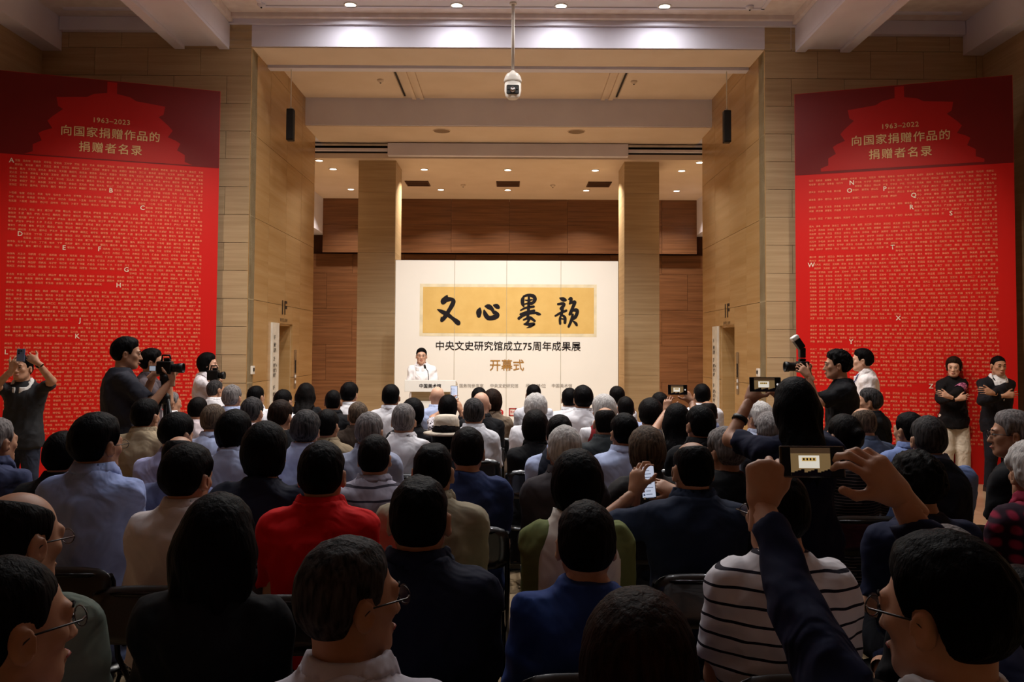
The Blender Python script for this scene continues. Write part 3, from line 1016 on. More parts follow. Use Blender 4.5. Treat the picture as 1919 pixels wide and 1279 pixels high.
# ------------------------------------------------------------------ people: smooth signed-distance bodies meshed with surface nets
class Field:
    def __init__(s, lo, hi, h):
        s.h = h
        s.lo = np.array(lo, np.float32)
        s.n = np.maximum(((np.array(hi) - s.lo) / h).astype(int) + 2, 4)
        s.ax = [s.lo[i] + h * np.arange(s.n[i], dtype=np.float32) for i in range(3)]
        s.G = np.full(s.n, 1.0, np.float32)

    def sub(s, lo, hi):
        sl = []
        for i in range(3):
            a = max(0, int(math.floor((lo[i] - s.lo[i]) / s.h)))
            b = min(s.n[i], int(math.ceil((hi[i] - s.lo[i]) / s.h)) + 1)
            if b <= a:
                return None, None
            sl.append(slice(a, b))
        P = (s.ax[0][sl[0]][:, None, None], s.ax[1][sl[1]][None, :, None], s.ax[2][sl[2]][None, None, :])
        return tuple(sl), P

    def add(s, fn, lo, hi, k=0.0, pad=None):
        pad = (k + 2.5 * s.h) if pad is None else pad
        sl, P = s.sub(np.array(lo) - pad, np.array(hi) + pad)
        if sl is None:
            return
        d = fn(*P)
        g = s.G[sl]
        if k > 0:
            hh = np.maximum(k - np.abs(g - d), 0) / k
            s.G[sl] = np.minimum(g, d) - hh * hh * (k * 0.25)
        else:
            s.G[sl] = np.minimum(g, d)

    def carve(s, fn, lo, hi, k=0.01):
        pad = k + 2.5 * s.h
        sl, P = s.sub(np.array(lo) - pad, np.array(hi) + pad)
        if sl is None:
            return
        d = -fn(*P)
        g = s.G[sl]
        hh = np.maximum(k - np.abs(g - d), 0) / k
        s.G[sl] = np.maximum(g, d) + hh * hh * (k * 0.25)

    def cone(s, a, b, ra, rb, k=0.0, clip=None, sy=1.0):
        a, b = np.array(a, np.float32), np.array(b, np.float32)
        ba = b - a
        L2 = float(ba @ ba) + 1e-9

        def fn(x, y, z):
            px, py, pz = x - a[0], y - a[1], z - a[2]
            t = np.clip((px * ba[0] + py * ba[1] + pz * ba[2]) / L2, 0, 1)
            d = np.sqrt((px - t * ba[0]) ** 2 + (py - t * ba[1]) ** 2 + (pz - t * ba[2]) ** 2) - (ra + (rb - ra) * t)
            if clip:      # flat end at b
                L = math.sqrt(L2)
                d = np.maximum(d, ((px * ba[0] + py * ba[1] + pz * ba[2]) / L - L))
            return d
        r = max(ra, rb)
        s.add(fn, np.minimum(a, b) - r, np.maximum(a, b) + r, k)

    def ell(s, c, r, R=None, k=0.0, carve=False):
        c = np.array(c, np.float32)
        r = np.array(r, np.float32)

        def fn(x, y, z):
            px, py, pz = x - c[0], y - c[1], z - c[2]
            if R is not None:
                px, py, pz = (R[0, 0] * px + R[1, 0] * py + R[2, 0] * pz, R[0, 1] * px + R[1, 1] * py + R[2, 1] * pz, R[0, 2] * px + R[1, 2] * py + R[2, 2] * pz)
            k0 = np.sqrt((px / r[0]) ** 2 + (py / r[1]) ** 2 + (pz / r[2]) ** 2)
            k1 = np.sqrt((px / r[0] ** 2) ** 2 + (py / r[1] ** 2) ** 2 + (pz / r[2] ** 2) ** 2) + 1e-6
            return k0 * (k0 - 1.0) / k1
        m = float(max(r))
        (s.carve if carve else s.add)(fn, c - m, c + m, k)

    def mesh(s):
        G, n, h = s.G, s.n, s.h
        ins = G < 0
        i8 = ins.astype(np.int8)
        t = i8[:-1] + i8[1:]
        t = t[:, :-1] + t[:, 1:]
        t = t[:, :, :-1] + t[:, :, 1:]
        act = (t > 0) & (t < 8)
        idx = np.argwhere(act)
        if len(idx) == 0:
            return np.zeros((0, 3), np.float32), np.zeros((0, 4), np.int32)
        i, j, k = idx.T
        acc = np.zeros((len(idx), 3), np.float32)
        cnt = np.zeros(len(idx), np.float32)
        co = [(a, b, c) for a in (0, 1) for b in (0, 1) for c in (0, 1)]
        val = {c: G[i + c[0], j + c[1], k + c[2]] for c in co}
        for c in co:
            for ax in range(3):
                if c[ax] == 0:
                    e = list(c)
                    e[ax] = 1
                    v0, v1 = val[c], val[tuple(e)]
                    m = (v0 < 0) != (v1 < 0)
                    tt = np.where(m, v0 / np.where(m, v0 - v1, 1), 0)
                    mf = m.astype(np.float32)
                    for q in range(3):
                        acc[:, q] += mf * (c[q] + (tt if q == ax else 0))
                    cnt += mf
        V = (idx + acc / cnt[:, None]) * h + s.lo
        mp = np.full(act.shape, -1, np.int32)
        mp[i, j, k] = np.arange(len(idx), dtype=np.int32)
        F = []
        for ax in range(3):
            sl0, sl1 = [slice(None)] * 3, [slice(None)] * 3
            sl0[ax], sl1[ax] = slice(0, -1), slice(1, None)
            a, b = ins[tuple(sl0)], ins[tuple(sl1)]
            e = np.argwhere(a != b)
            o1, o2 = (ax + 1) % 3, (ax + 2) % 3
            ok = (e[:, o1] > 0) & (e[:, o2] > 0) & (e[:, o1] < n[o1] - 1) & (e[:, o2] < n[o2] - 1)
            e = e[ok]
            if not len(e):
                continue
            flip = a[e[:, 0], e[:, 1], e[:, 2]]

            def cell(d1, d2):
                c = e.copy()
                c[:, o1] -= d1
                c[:, o2] -= d2
                return mp[c[:, 0], c[:, 1], c[:, 2]]
            q = np.stack([cell(1, 1), cell(0, 1), cell(0, 0), cell(1, 0)], 1)
            q[~flip] = q[~flip][:, ::-1]
            F.append(q)
        F = np.concatenate(F)
        F = F[(F >= 0).all(1)]
        return V.astype(np.float32), F


def rotm(yaw=0.0, pitch=0.0, roll=0.0):
    """degrees; yaw turns left, pitch looks up, roll tips to the right"""
    y, p, r = (math.radians(v) for v in (yaw, pitch, roll))
    Rz = np.array([[math.cos(y), -math.sin(y), 0], [math.sin(y), math.cos(y), 0], [0, 0, 1]])
    Rx = np.array([[1, 0, 0], [0, math.cos(p), -math.sin(p)], [0, math.sin(p), math.cos(p)]])
    Ry = np.array([[math.cos(r), 0, math.sin(r)], [0, 1, 0], [-math.sin(r), 0, math.cos(r)]])
    return Rz @ Rx @ Ry


def wob(x, y, z, f, ph):
    """cheap smooth noise for folds and locks"""
    return (np.sin(x * f + ph + 1.7 * np.sin(z * f * .55 + ph * 2)) * np.cos(z * f * .7 - y * f * .4 + ph * 1.3)
            + 0.6 * np.sin(y * f * 1.3 + z * f * 1.1 + ph * .7) * np.cos(x * f * .9 - ph))


def crease(x, y, z, ph, amp):
    """soft cloth folds: a few sharp creases over broad swells"""
    a = wob(x * 1.1 + .5 * z, y, z * .8 - .35 * x * np.sin(ph), 15.0, ph)
    b = wob(x - .7 * z, y * 1.2, z + .5 * x, 27.0, ph + 4.0)
    return amp * (1.3 * (np.abs(a) - .6) + .8 * (np.abs(b) - .6))


# ---- hands: one relaxed, one gripping and one pinching hand, each with palm, four fingers and a thumb, meshed once
def hand_mesh(curl, thumb, h, spread=1.0):
    """right hand: wrist at origin, fingers along +y, back of the hand +z, thumb on -x"""
    F = Field((-0.10, -0.06, -0.12), (0.08, 0.21, 0.05), h)
    F.cone((0, -0.05, 0), (0, 0.02, 0), 0.027, 0.027, 0.01)
    for kx, ky in ((-0.030, 0.085), (-0.010, 0.092), (0.010, 0.088), (0.028, 0.078)):
        F.cone((kx * .55, 0.015, 0), (kx, ky, 0), 0.018, 0.0135, 0.014)
    F.cone((-0.02, 0.02, -0.008), (-0.042, 0.05, -0.012), 0.018, 0.015, 0.012)
    for q, (kx, ky, L, r) in enumerate(((-0.030, 0.087, 1.0, .0092), (-0.010, 0.094, 1.1, .0095), (0.010, 0.090, 1.03, .0090), (0.029, 0.080, .82, .0080))):
        p = np.array((kx, ky, 0.002))
        an = 0.0
        sp = (-.12, -.03, .06, .16)[q] * spread
        for seg, ln in enumerate((0.043 * L, 0.027 * L, 0.021 * L)):
            an += math.radians(curl[seg] * (0.9 + 0.07 * q))
            d = np.array((sp * math.cos(an), math.cos(an), -math.sin(an)))
            d /= np.linalg.norm(d)
            e = p + d * ln
            F.cone(p, e, r * (1 - .06 * seg), r * (0.95 - .08 * seg), 0.004)
            p = e
    p = np.array((-0.040, 0.045, -0.010))
    for (dx, dy, dz), ln, r in zip(thumb, (0.040, 0.030), (.0125, .0108)):
        d = np.array((dx, dy, dz), float)
        d /= np.linalg.norm(d)
        e = p + d * ln
        F.cone(p, e, r, r * .9, 0.006)
        p = e
    return F.mesh()


HANDS = {}
for _nm, _curl, _th in (('relaxed', (18, 28, 18), ((-.6, .8, -.25), (-.3, .95, -.2))),
                        ('grip', (58, 62, 40), ((-.5, .75, -.55), (.1, .85, -.5))),
                        ('hold', (32, 52, 30), ((-.75, .6, -.35), (-.35, .9, -.3))),
                        ('up', (82, 66, 40), ((-.35, .93, -.1), (.12, .98, .1)))):
    for _lod, _h in (('low', 0.0112), ('high', 0.0046)):
        HANDS[_nm, _lod] = hand_mesh(_curl, _th, _h)


def ik(S, Wp, L1, L2, hint):
    """elbow position for shoulder S and wrist Wp"""
    S, Wp, hint = np.array(S, float), np.array(Wp, float), np.array(hint, float)
    d = Wp - S
    D = np.linalg.norm(d)
    u = d / D
    Dm = min(D, (L1 + L2) * 0.995)
    Wp = S + u * Dm
    a = (L1 * L1 - L2 * L2 + Dm * Dm) / (2 * Dm)
    hgt = math.sqrt(max(L1 * L1 - a * a, 1e-6))
    v = hint - u * (hint @ u)
    v /= np.linalg.norm(v) + 1e-9
    return S + u * a + v * hgt, Wp


SKIN = {'light': mat('skin_light', (212, 170, 146), 0.5, 0.3, kind='skin', rgb2=(200, 152, 126), scale=3.0),
        'tan': mat('skin_tan', (186, 142, 114), 0.5, 0.3, kind='skin', rgb2=(170, 122, 95), scale=3.0),
        'dark': mat('skin_deep', (160, 114, 88), 0.5, 0.3, kind='skin', rgb2=(142, 97, 72), scale=3.0)}
HAIRC = {'black': ((11, 9, 10), (5, 4, 5)), 'dark': ((20, 16, 15), (9, 7, 7)), 'brown': ((44, 29, 22), (20, 13, 10)), 'salt': ((72, 69, 69), (20, 19, 20)),
         'grey': ((138, 132, 130), (70, 66, 66)), 'white': ((206, 202, 198), (150, 145, 142)), 'ash': ((104, 88, 74), (46, 38, 32))}


def hairmat(c):
    a, b = HAIRC[c]
    return mat('hair_' + c, a, 0.62, 0.06, kind='hair', rgb2=b, bump=0.5)


def cloth(kind, rgb, rgb2=None, scale=1.0):
    nm = 'cloth_%s_%d_%d_%d' % (kind, *rgb) + ('_%d' % int(scale * 10))
    if kind == 'plain':
        return mat(nm, rgb, 0.85, 0.15, kind='cloth', rgb2=rgb2 or tuple(int(v * .93) for v in rgb), scale=1.5, bump=0.12)
    return mat(nm, rgb, 0.85, 0.15, kind=kind, rgb2=rgb2, scale=scale)


TROU = [cloth('plain', (26, 27, 34)), cloth('plain', (34, 32, 32)), cloth('plain', (44, 48, 62)), cloth('plain', (62, 56, 48))]
eyem = mat('eye_dark', (18, 12, 10), 0.2, 0.5, kind='noise')
eyew = mat('eye_white', (225, 218, 210), 0.3, 0.5, kind='noise')
lipm = mat('lip', (168, 92, 84), 0.5, 0.3, kind='noise')
glassm = mat('glasses_frame', (24, 20, 20), 0.3, 0.5, kind='noise')
lensm = mat('glasses_lens', (190, 200, 205), 0.05, 0.6, kind='noise')
_nt = lensm.node_tree
_tr, _gl, _mx = (_nt.nodes.new('ShaderNodeBsdfTransparent'), _nt.nodes.new('ShaderNodeBsdfGlossy'), _nt.nodes.new('ShaderNodeMixShader'))
_gl.inputs['Roughness'].default_value = 0.05
_mx.inputs[0].default_value = 0.06
_nt.links.new(_tr.outputs[0], _mx.inputs[1])
_nt.links.new(_gl.outputs[0], _mx.inputs[2])
_nt.links.new(_mx.outputs[0], _nt.nodes['Material Output'].inputs['Surface'])
shoem = mat('shoe_black', (20, 18, 18), 0.35, 0.4, kind='noise')
_SH = MB()
_SH.v = [(-.045, -.08, 0), (.045, -.08, 0), (.05, .08, 0), (.035, .18, 0), (-.035, .18, 0), (-.05, .08, 0),
         (-.038, -.085, .07), (.038, -.085, .07), (.042, .05, .075), (.03, .165, .035), (-.03, .165, .035), (-.042, .05, .075)]
_SH.f = [(5, 4, 3, 2, 1, 0), (6, 7, 8, 9, 10, 11)] + [(i, (i + 1) % 6, 6 + (i + 1) % 6, 6 + i) for i in range(6)]
SHOE = _SH.mesh('shoe')
SHOE.materials.append(shoem)
SHOE_W = SHOE.copy()
SHOE_W.materials[0] = mat('shoe_cream', (214, 204, 188), 0.5, 0.3, kind='noise')

rngp = random.Random(7)


def person(px, py, Y, label, yaw=0, head=(0, 0, 0), hair=('short', 'black'), top=('plain', (200, 205, 220)), sleeve='short', collar='shirt', skin='tan',
           female=False, stand=False, build=1.0, lean=0.0, arms=None, glasses=False, face=False, trousers=0, hat=None, group='seated audience', Hh=None, shift=0.0,
           vest=None, suit=False, shoes='black', mask=False, foldamp=1.0, hairlen=1.0, collarcol=None, vneck=None, armlen=1.0, cuff=.04):
    """px, py: top of the head in the photograph, Y: its distance down the hall; arms: per side (wrist world point, finger dir, back-of-hand dir, hand pose, elbow hint)"""
    T_ = at(px, py, Y)
    ztop = T_.z
    hp = shift if shift else 0.0
    yr = math.radians(yaw)
    fem = 0.94 if female else 1.0
    style, hcol = hair
    ht = {'short': .013, 'crop': .006, 'thick': .022, 'bald': 0.002, 'ring': .0, 'thin': .008, 'bob': .022, 'long': .02, 'bun': .014, 'pony': .014, 'curly': .026, 'puff': .03, 'none': 0.0}[style]
    if hat:
        ht = 0.03
    hyaw, hpitch, hroll = head
    RH = rotm(hyaw, hpitch, hroll)
    # head centre in the person's own frame
    bow = math.radians(hpitch)
    hz = ztop - (0.118 + ht) * math.cos(bow * .6) - max(0, -hpitch) * 0.0002
    hy = (0.05 if not stand else 0.03) + lean
    hc = np.array((0.0, hy, hz))
    root = np.array((T_.x + math.sin(yr) * hy, T_.y - math.cos(yr) * hy))
    c_, s_ = math.cos(yr), math.sin(yr)

    def loc(w):     # world -> local
        dx, dy = w[0] - root[0], w[1] - root[1]
        return np.array((c_ * dx + s_ * dy, -s_ * dx + c_ * dy, w[2]))

    def ldir(d):
        return np.array((c_ * d[0] + s_ * d[1], -s_ * d[0] + c_ * d[1], d[2]), float)
    neck0 = hc + RH @ np.array((0, -0.03, -0.045))
    nkd = 0.0 if (stand or face) else 0.027          # from behind, the neck of a seated person is foreshortened by the forward head
    nb = np.array((0, hy - 0.038 - nkd * .15, hz - 0.145 + nkd))
    zs = hz - 0.180 + nkd                                  # shoulder line
    hipz = 0.53 if not stand else ztop * 0.515
    hipy = -0.02 if not stand else 0.0
    bw, bd_ = build * fem, (0.5 + 0.5 * build) * fem
    zb, zt = (hipz - 0.11 if not stand else hipz - 0.11), zs + 0.055
    ta = [0, .15, .40, .70, .83, .895, .945, 1.0]
    wa = np.array([.150, .166, .150, .164, .162, .140, .108, .066] if not female else [.16, .176, .142, .150, .146, .126, .098, .060]) * bw
    da = np.array([.115, .130, .112 + .03 * max(0, build - 1), .120, .110, .096, .078, .060]) * bd_

    def torso_fn(infl, fold=0.0, ph=0.0):
        def fn(x, y, z):
            t = np.clip((z - zb) / (zt - zb), 0, 1)
            a = np.interp(t, ta, wa).astype(np.float32) + infl
            b = np.interp(t, ta, da).astype(np.float32) + infl
            cy = hipy + (hy - 0.055 - hipy) * t
            d = (np.sqrt((x / a) ** 2 + ((y - cy) / b) ** 2) - 1) * np.minimum(a, b)
            d = np.maximum(np.maximum(d, zb - infl - z), z - zt - infl * .5)
            return d
        return fn
    tlo, thi = (-.26, -.28, zb - .03), (.26, .35 + max(0, lean), zt + .03)
    if stand:
        wa[:2] += .018
        da[:2] += .012
    sx = 0.150 * bw
    S = {q: np.array((q * sx, hy - 0.058, zs - 0.035)) for q in (-1, 1)}
    L1, L2 = 0.285 * fem * armlen, 0.25 * fem * armlen
    AR = {}
    hposes = {}
    for q in (-1, 1):
        spec = (arms or {}).get('R' if q > 0 else 'L')
        if spec is None:
            if stand:
                wl = np.array((q * 0.24, 0.06, hipz - 0.08))
                fd, bn, pose, hint = np.array((0, .15, -1.0)), np.array((q, 0, 0.0)), 'relaxed', (q * .6, -.6, 0)
            else:
                wl = np.array((q * 0.11, 0.27, 0.68))
                fd, bn, pose, hint = np.array((-q * .5, .85, -.15)), np.array((q * .15, .15, 1.0)), 'relaxed', (q * .22, -.35, -.9)
        else:
            wl = loc(spec[0])
            fd, bn = ldir(spec[1]), ldir(spec[2])
            pose, hint = spec[3], spec[4]
        E, wl = ik(S[q], wl, L1, L2, hint)
        AR[q] = (E, wl)
        hposes[q] = (fd, bn, pose, spec is not None)
    near = Y < 3.3
    far = Y > 6.0
    hs = 0.0125 if near else (0.0220 if far else 0.0168)
    hb = 0.020 if near else (0.032 if far else 0.027)
    if stand or arms:
        hb = min(hb, .0190)
    hh = 0.0066 if near else (0.0124 if far else 0.0094)
    if face:
        hh = min(hh, 0.0072)
    alla = np.array([p for q in (-1, 1) for p in (S[q], AR[q][0], AR[q][1])])
    lo = np.minimum(alla.min(0) - .09, (-.27, -.30, 0))
    hi = np.maximum(alla.max(0) + .09, (.27, .35, zt + .06))
    # legs
    LEG = {}
    for q in (-1, 1):
        if stand:
            LEG[q] = (np.array((q * .085, 0, hipz)), np.array((q * .10, .02, hipz * .53)), np.array((q * .11, -.02, .085)))
        else:
            LEG[q] = (np.array((q * .09, 0, .53)), np.array((q * .14, .42, .51)), np.array((q * .14, .40, .09)))
        hi = np.maximum(hi, LEG[q][1] + .12)
    # ---- body: torso, limbs, neck in one field; head refined on a finer grid and joined
    B = Field(lo - .03, hi + .05, hb)
    B.add(torso_fn(-0.006), tlo, thi, 0.02)
    for q in (-1, 1):
        E, wl = AR[q]
        B.ell(S[q] + (0, 0, -.01), (.044 * bw, .048, .05), k=0.05)
        B.cone(S[q], E, .043 * bw, .038 * bw, 0.03)
        B.cone(E, wl, .039 * bw, .0275, 0.015)
        a, b, c = LEG[q]
        B.cone(a, b, .072 * bw, .052, 0.02)
        B.cone(b, c, .056, .038, 0.02)
        B.cone(c + (0, -.03, -.035), c + (0, .11, -.05), .036, .03, 0.02)
    B.cone(nb + (0, 0, -.03), neck0, .060 * fem, .055 * fem, 0.04)
    V, Fq = B.mesh()
    VV, FF = [V], [Fq]
    off = len(V)
    HD = Field(hc - .17, hc + .17, hh)

    def hp_(v):
        return hc + RH @ np.array(v, float)
    HD.cone(nb + (0, 0, -.0), neck0, .058 * fem, .055 * fem, 0.0)
    HD.ell(hp_((0, -.012, .030)), (.0745, .0945, .088), RH, 0.03)
    HD.ell(hp_((0, .028, -.045)), (.056 * (.96 if female else 1), .060, .073), RH, 0.04)
    HD.cone(hp_((-.012, .066, -.098)), hp_((.012, .066, -.098)), .017, .017, 0.03)
    for q in (-1, 1):
        HD.cone(hp_((q * .046, .0, -.055)), hp_((q * .028, .05, -.09)), .018, .015, 0.03)
        HD.ell(hp_((q * .040, .062, -.018)), (.020, .018, .018), RH, 0.02)
        Re = RH @ rotm(q * -22, 0, 0)
        HD.ell(hp_((q * .082, -.012, -.012)), (.011, .022, .034), Re, 0.008)
        HD.ell(hp_((q * .091, -.006, -.010)), (.006, .011, .018), Re, 0.006, carve=True)
        HD.ell(hp_((q * .031, .095, .004)), (.016, .016, .012), RH, 0.014, carve=True)
        HD.ell(hp_((q * .031, .0785, .003)), (.0125, .0125, .011), RH, 0.004)
    HD.cone(hp_((-.034, .080, .022)), hp_((.034, .080, .022)), .0125, .0125, 0.016)
    HD.cone(hp_((0, .086, .004)), hp_((0, .104, -.034)), .008, .0125, 0.012)
    for q in (-1, 1):
        HD.ell(hp_((q * .012, .094, -.038)), (.008, .009, .007), RH, 0.006)
    HD.ell(hp_((0, .088, -.064)), (.024, .010, .006), RH, 0.006)
    HD.ell(hp_((0, .086, -.075)), (.021, .010, .0065), RH, 0.006)
    V, Fq = HD.mesh()
    VV.append(V)
    FF.append(Fq + off)
    off += len(V)
    for q in (-1, 1):
        fd, bn, pose, spec = hposes[q]
        y_ = fd / np.linalg.norm(fd)
        z_ = bn - y_ * (bn @ y_)
        z_ /= np.linalg.norm(z_)
        x_ = np.cross(y_, z_)
        V, Fq = HANDS[pose, 'high' if (spec and Y < 3) else 'low']
        V = V.copy()
        if q < 0:
            V[:, 0] *= -1
            Fq = Fq[:, ::-1]
        sc = 0.97 * fem
        V = (V * sc) @ np.stack([x_, y_, z_]) + AR[q][1]
        VV.append(V.astype(np.float32))
        FF.append(Fq + off)
        off += len(V)
    me = mesh_np('body', np.concatenate(VV), np.concatenate(FF))
    body = link('person', me, SKIN[skin], None, (root[0], root[1], 0), yr)
    tag(body, label, 'person', group)
    # ---- shirt
    ph = rngp.uniform(0, 20)
    amp = 0.0105 * foldamp
    lo2 = np.minimum(alla.min(0) - .10, (-.29, -.32, zb - .05))
    hi2 = np.maximum(alla.max(0) + .10, (.29, .40 + max(0, lean), zt + .10))
    Sh = Field(lo2, hi2, hs)
    Sh.add(torso_fn(0.016, amp, ph), tlo, thi, 0.01)
    for q in (-1, 1):
        E, wl = AR[q]
        s0 = S[q]
        Sh.ell(s0 + (0, 0, -.008), (.056 * bw, .062, .062), k=0.06)
        if sleeve == 'long':
            Sh.cone(s0, E, .056 * bw, .053 * bw, 0.03)
            Sh.cone(E, wl + (wl - E) * -cuff, .053 * bw, .040, 0.02, clip=True)
        elif sleeve == 'three':
            Sh.cone(s0, E, .056 * bw, .053 * bw, 0.03)
            Sh.cone(E, E + (wl - E) * .45, .053 * bw, .050, 0.02, clip=True)
        elif sleeve == 'short':
            Sh.cone(s0, s0 + (E - s0) * .80, .056 * bw, .060 * bw, 0.03, clip=True)
    if amp:
        sl, P = Sh.sub(lo2, hi2)
        Sh.G += crease(*P, ph, amp).astype(np.float32)
    # collar: stand and turned-down leaf, a part of its own
    kind, rgb, *rest = top
    tmat = cloth(kind, rgb, *rest)
    cn = np.array((0, nb[1], nb[2]))
    Co = Field(cn - (.14, .14, .12), cn + (.14, .20, .12), (.009 if face else (.0108 if near else (.018 if far else .0145))))
    up = {'shirt': .052, 'polo': .046, 'suit': .046, 'high': .075, 'crew': .016}[collar]
    rc = .0705 * fem * (0.6 + .4 * build)

    def cfn(x, y, z):
        zz = z - cn[2]
        yy = y - (cn[1] + zz * .45 + .004)
        rr = rc + .010 - .16 * zz
        d = np.abs(np.sqrt(x * x + (yy * .92) ** 2) - rr) - .0068
        d = np.maximum(d, zz - (up - .9 * np.clip(yy, -.005, .09)))
        return np.maximum(d, -.018 - .8 * np.clip(yy, 0, .1) - zz)
    Co.add(cfn, cn - (.13, .13, .11), cn + (.13, .16, .11), 0.0)
    if collar in ('shirt', 'polo', 'suit'):
        def cfn2(x, y, z):
            zz = z - cn[2]
            yy = y - (cn[1] + zz * .40 + .004)
            rr = rc + .025 - .40 * (zz - .01)
            d = np.abs(np.sqrt(x * x + (yy * .92) ** 2) - rr) - .0062
            d = np.maximum(d, zz - (up + .003 - .9 * np.clip(yy, -.005, .09)))
            d = np.maximum(d, (.006 - .30 * np.clip(yy, -.05, 0) - 1.0 * np.clip(yy, 0, .1)) - zz)
            return np.maximum(d, .016 - np.abs(x) - np.where(yy > 0, 0, 1.0))
        Co.add(cfn2, cn - (.14, .14, .11), cn + (.14, .17, .11), 0.0)
    V, Fq = Co.mesh()
    if len(V):
        link('collar', mesh_np('collar', V, Fq), cloth('plain', collarcol) if collarcol else (tmat if kind in ('plain', 'print') else cloth('plain', rgb)), body)
    if vneck:        # shirt front showing in the opening of a jacket
        Vn = Field((-.16, 0, zt - .40), (.16, .34, zt + .04), .010)
        Vn.add(torso_fn(0.033), tlo, thi, 0.0)
        Xv, Zv = Vn.ax[0][:, None, None], Vn.ax[2][None, None, :]
        Vn.G = np.maximum(Vn.G, np.abs(Xv) - (Zv - (zt - .30)) * .26 + 0 * Vn.G)
        Vn.G = np.maximum(Vn.G, .03 - Vn.ax[1][None, :, None])
        V, Fq = Vn.mesh()
        if len(V):
            link('shirt_front', mesh_np('shirt_front', V, Fq), cloth('plain', vneck), body)
    # cut the neck hole and hem
    V, Fq = Sh.mesh()
    me = mesh_np('shirt', V, Fq)
    shirt = link('jacket' if suit else ('dress' if kind == 'print' else 'shirt'), me, tmat, body)
    if vest is not None:          # sleeveless vest over the shirt
        Ve = Field(lo2, hi2, hs)
        Ve.add(torso_fn(0.030, amp, ph + 3), tlo, thi, 0.01)
        Ve.G += crease(Ve.ax[0][:, None, None], Ve.ax[1][None, :, None], Ve.ax[2][None, None, :], ph, amp * .7).astype(np.float32)
        Ve.G = np.maximum(Ve.G, np.abs(Ve.ax[0])[:, None, None] - 0.150 * bw)
        V, Fq = Ve.mesh()
        link('vest', mesh_np('vest', V, Fq), cloth('plain', vest), body)
    # ---- trousers
    Tr = Field((-.32, -.25, .05), (.32, .58, hipz + .18), 0.036 if not stand else 0.020)
    Tr.ell((0, hipy - .005, hipz + .01), (.172 * bw, .135 * bd_ + .01, .13), k=0.02)
    for q in (-1, 1):
        a, b, c = LEG[q]
        wide = 0.03 if (stand and female) else 0.0
        Tr.cone(a, b, .098 * bw, .074 + wide * .6, 0.04)
        Tr.cone(b, c + (0, 0, -.015), .072 + wide * .6, .060 + wide, 0.02)
    V, Fq = Tr.mesh()
    tm = trousers if not isinstance(trousers, int) else TROU[trousers]
    link('trousers', mesh_np('trousers', V, Fq), tm, body)
    for q in (-1, 1):
        c = LEG[q][2]
        link('shoe', SHOE if shoes == 'black' else SHOE_W, None, body, (c[0], c[1] + .02, 0.0))
    # ---- hair
    if style not in ('none', 'bald'):
        Hr = Field(hc - .20 - np.array((0, .03, .0 if style != 'long' else .30 * hairlen)), hc + .20, hh)
        ax = Hr.ax
        # head-frame coordinates of the whole small grid
        dx, dy, dz = ax[0][:, None, None] - hc[0], ax[1][None, :, None] - hc[1], ax[2][None, None, :] - hc[2]
        X = RH[0, 0] * dx + RH[1, 0] * dy + RH[2, 0] * dz
        Yh = RH[0, 1] * dx + RH[1, 1] * dy + RH[2, 1] * dz
        Z = RH[0, 2] * dx + RH[1, 2] * dy + RH[2, 2] * dz

        def el(cx, cy, cz, rx, ry, rz):
            k0 = np.sqrt(((X - cx) / rx) ** 2 + ((Yh - cy) / ry) ** 2 + ((Z - cz) / rz) ** 2)
            return (k0 - 1) * min(rx, ry, rz)

        def smin(a, b, k):
            q_ = np.maximum(k - np.abs(a - b), 0) / k
            return np.minimum(a, b) - q_ * q_ * k * .25

        def smax(a, b, k):
            return -smin(-a, -b, k)
        t = max(ht, .006)
        d0 = el(0, -.012, .030, .0745, .0945, .088)
        d0 = smin(d0, el(0, -.030, -.025, .064, .066, .060), .03)
        zl = np.interp(Yh, [-.13, -.06, -.044, -.034, -.022, .010, .016, .030, .042, .075, .12],
                       [-.062, -.062, -.058, -.006, .016, .022, -.004, -.004, .046, .070, .078]).astype(np.float32)
        grow = np.clip((Z - zl) / (.055 if style != 'crop' else .09), -.6, 1)
        thick = np.where(grow > 0, t * np.maximum(grow, 0) ** .7, .012 * grow)
        if style in ('ring', 'thin'):
            c0 = (0, .030, .100, .062, .100, .066) if style == 'ring' else (0, -.035, .112, .036, .046, .040)
            inb = np.clip(-el(*c0) / .016 + .3, 0, 1)
            thick = thick * (1 - inb) - .004 * inb if style == 'ring' else thick * (1 - .75 * inb)
        lock = {'curly': .0065, 'puff': .005}.get(style, .0022)
        thick = thick + np.where(grow > 0, 1, 0) * (lock * .6 * wob(X, Yh, Z, 120 if style in ('curly', 'puff') else 85, ph) + lock * .5 * wob(X * 2.4, Yh * 2.4, Z * .5, 80, ph + 3)) * np.clip(thick / .008, 0, 1)
        d = d0 - thick
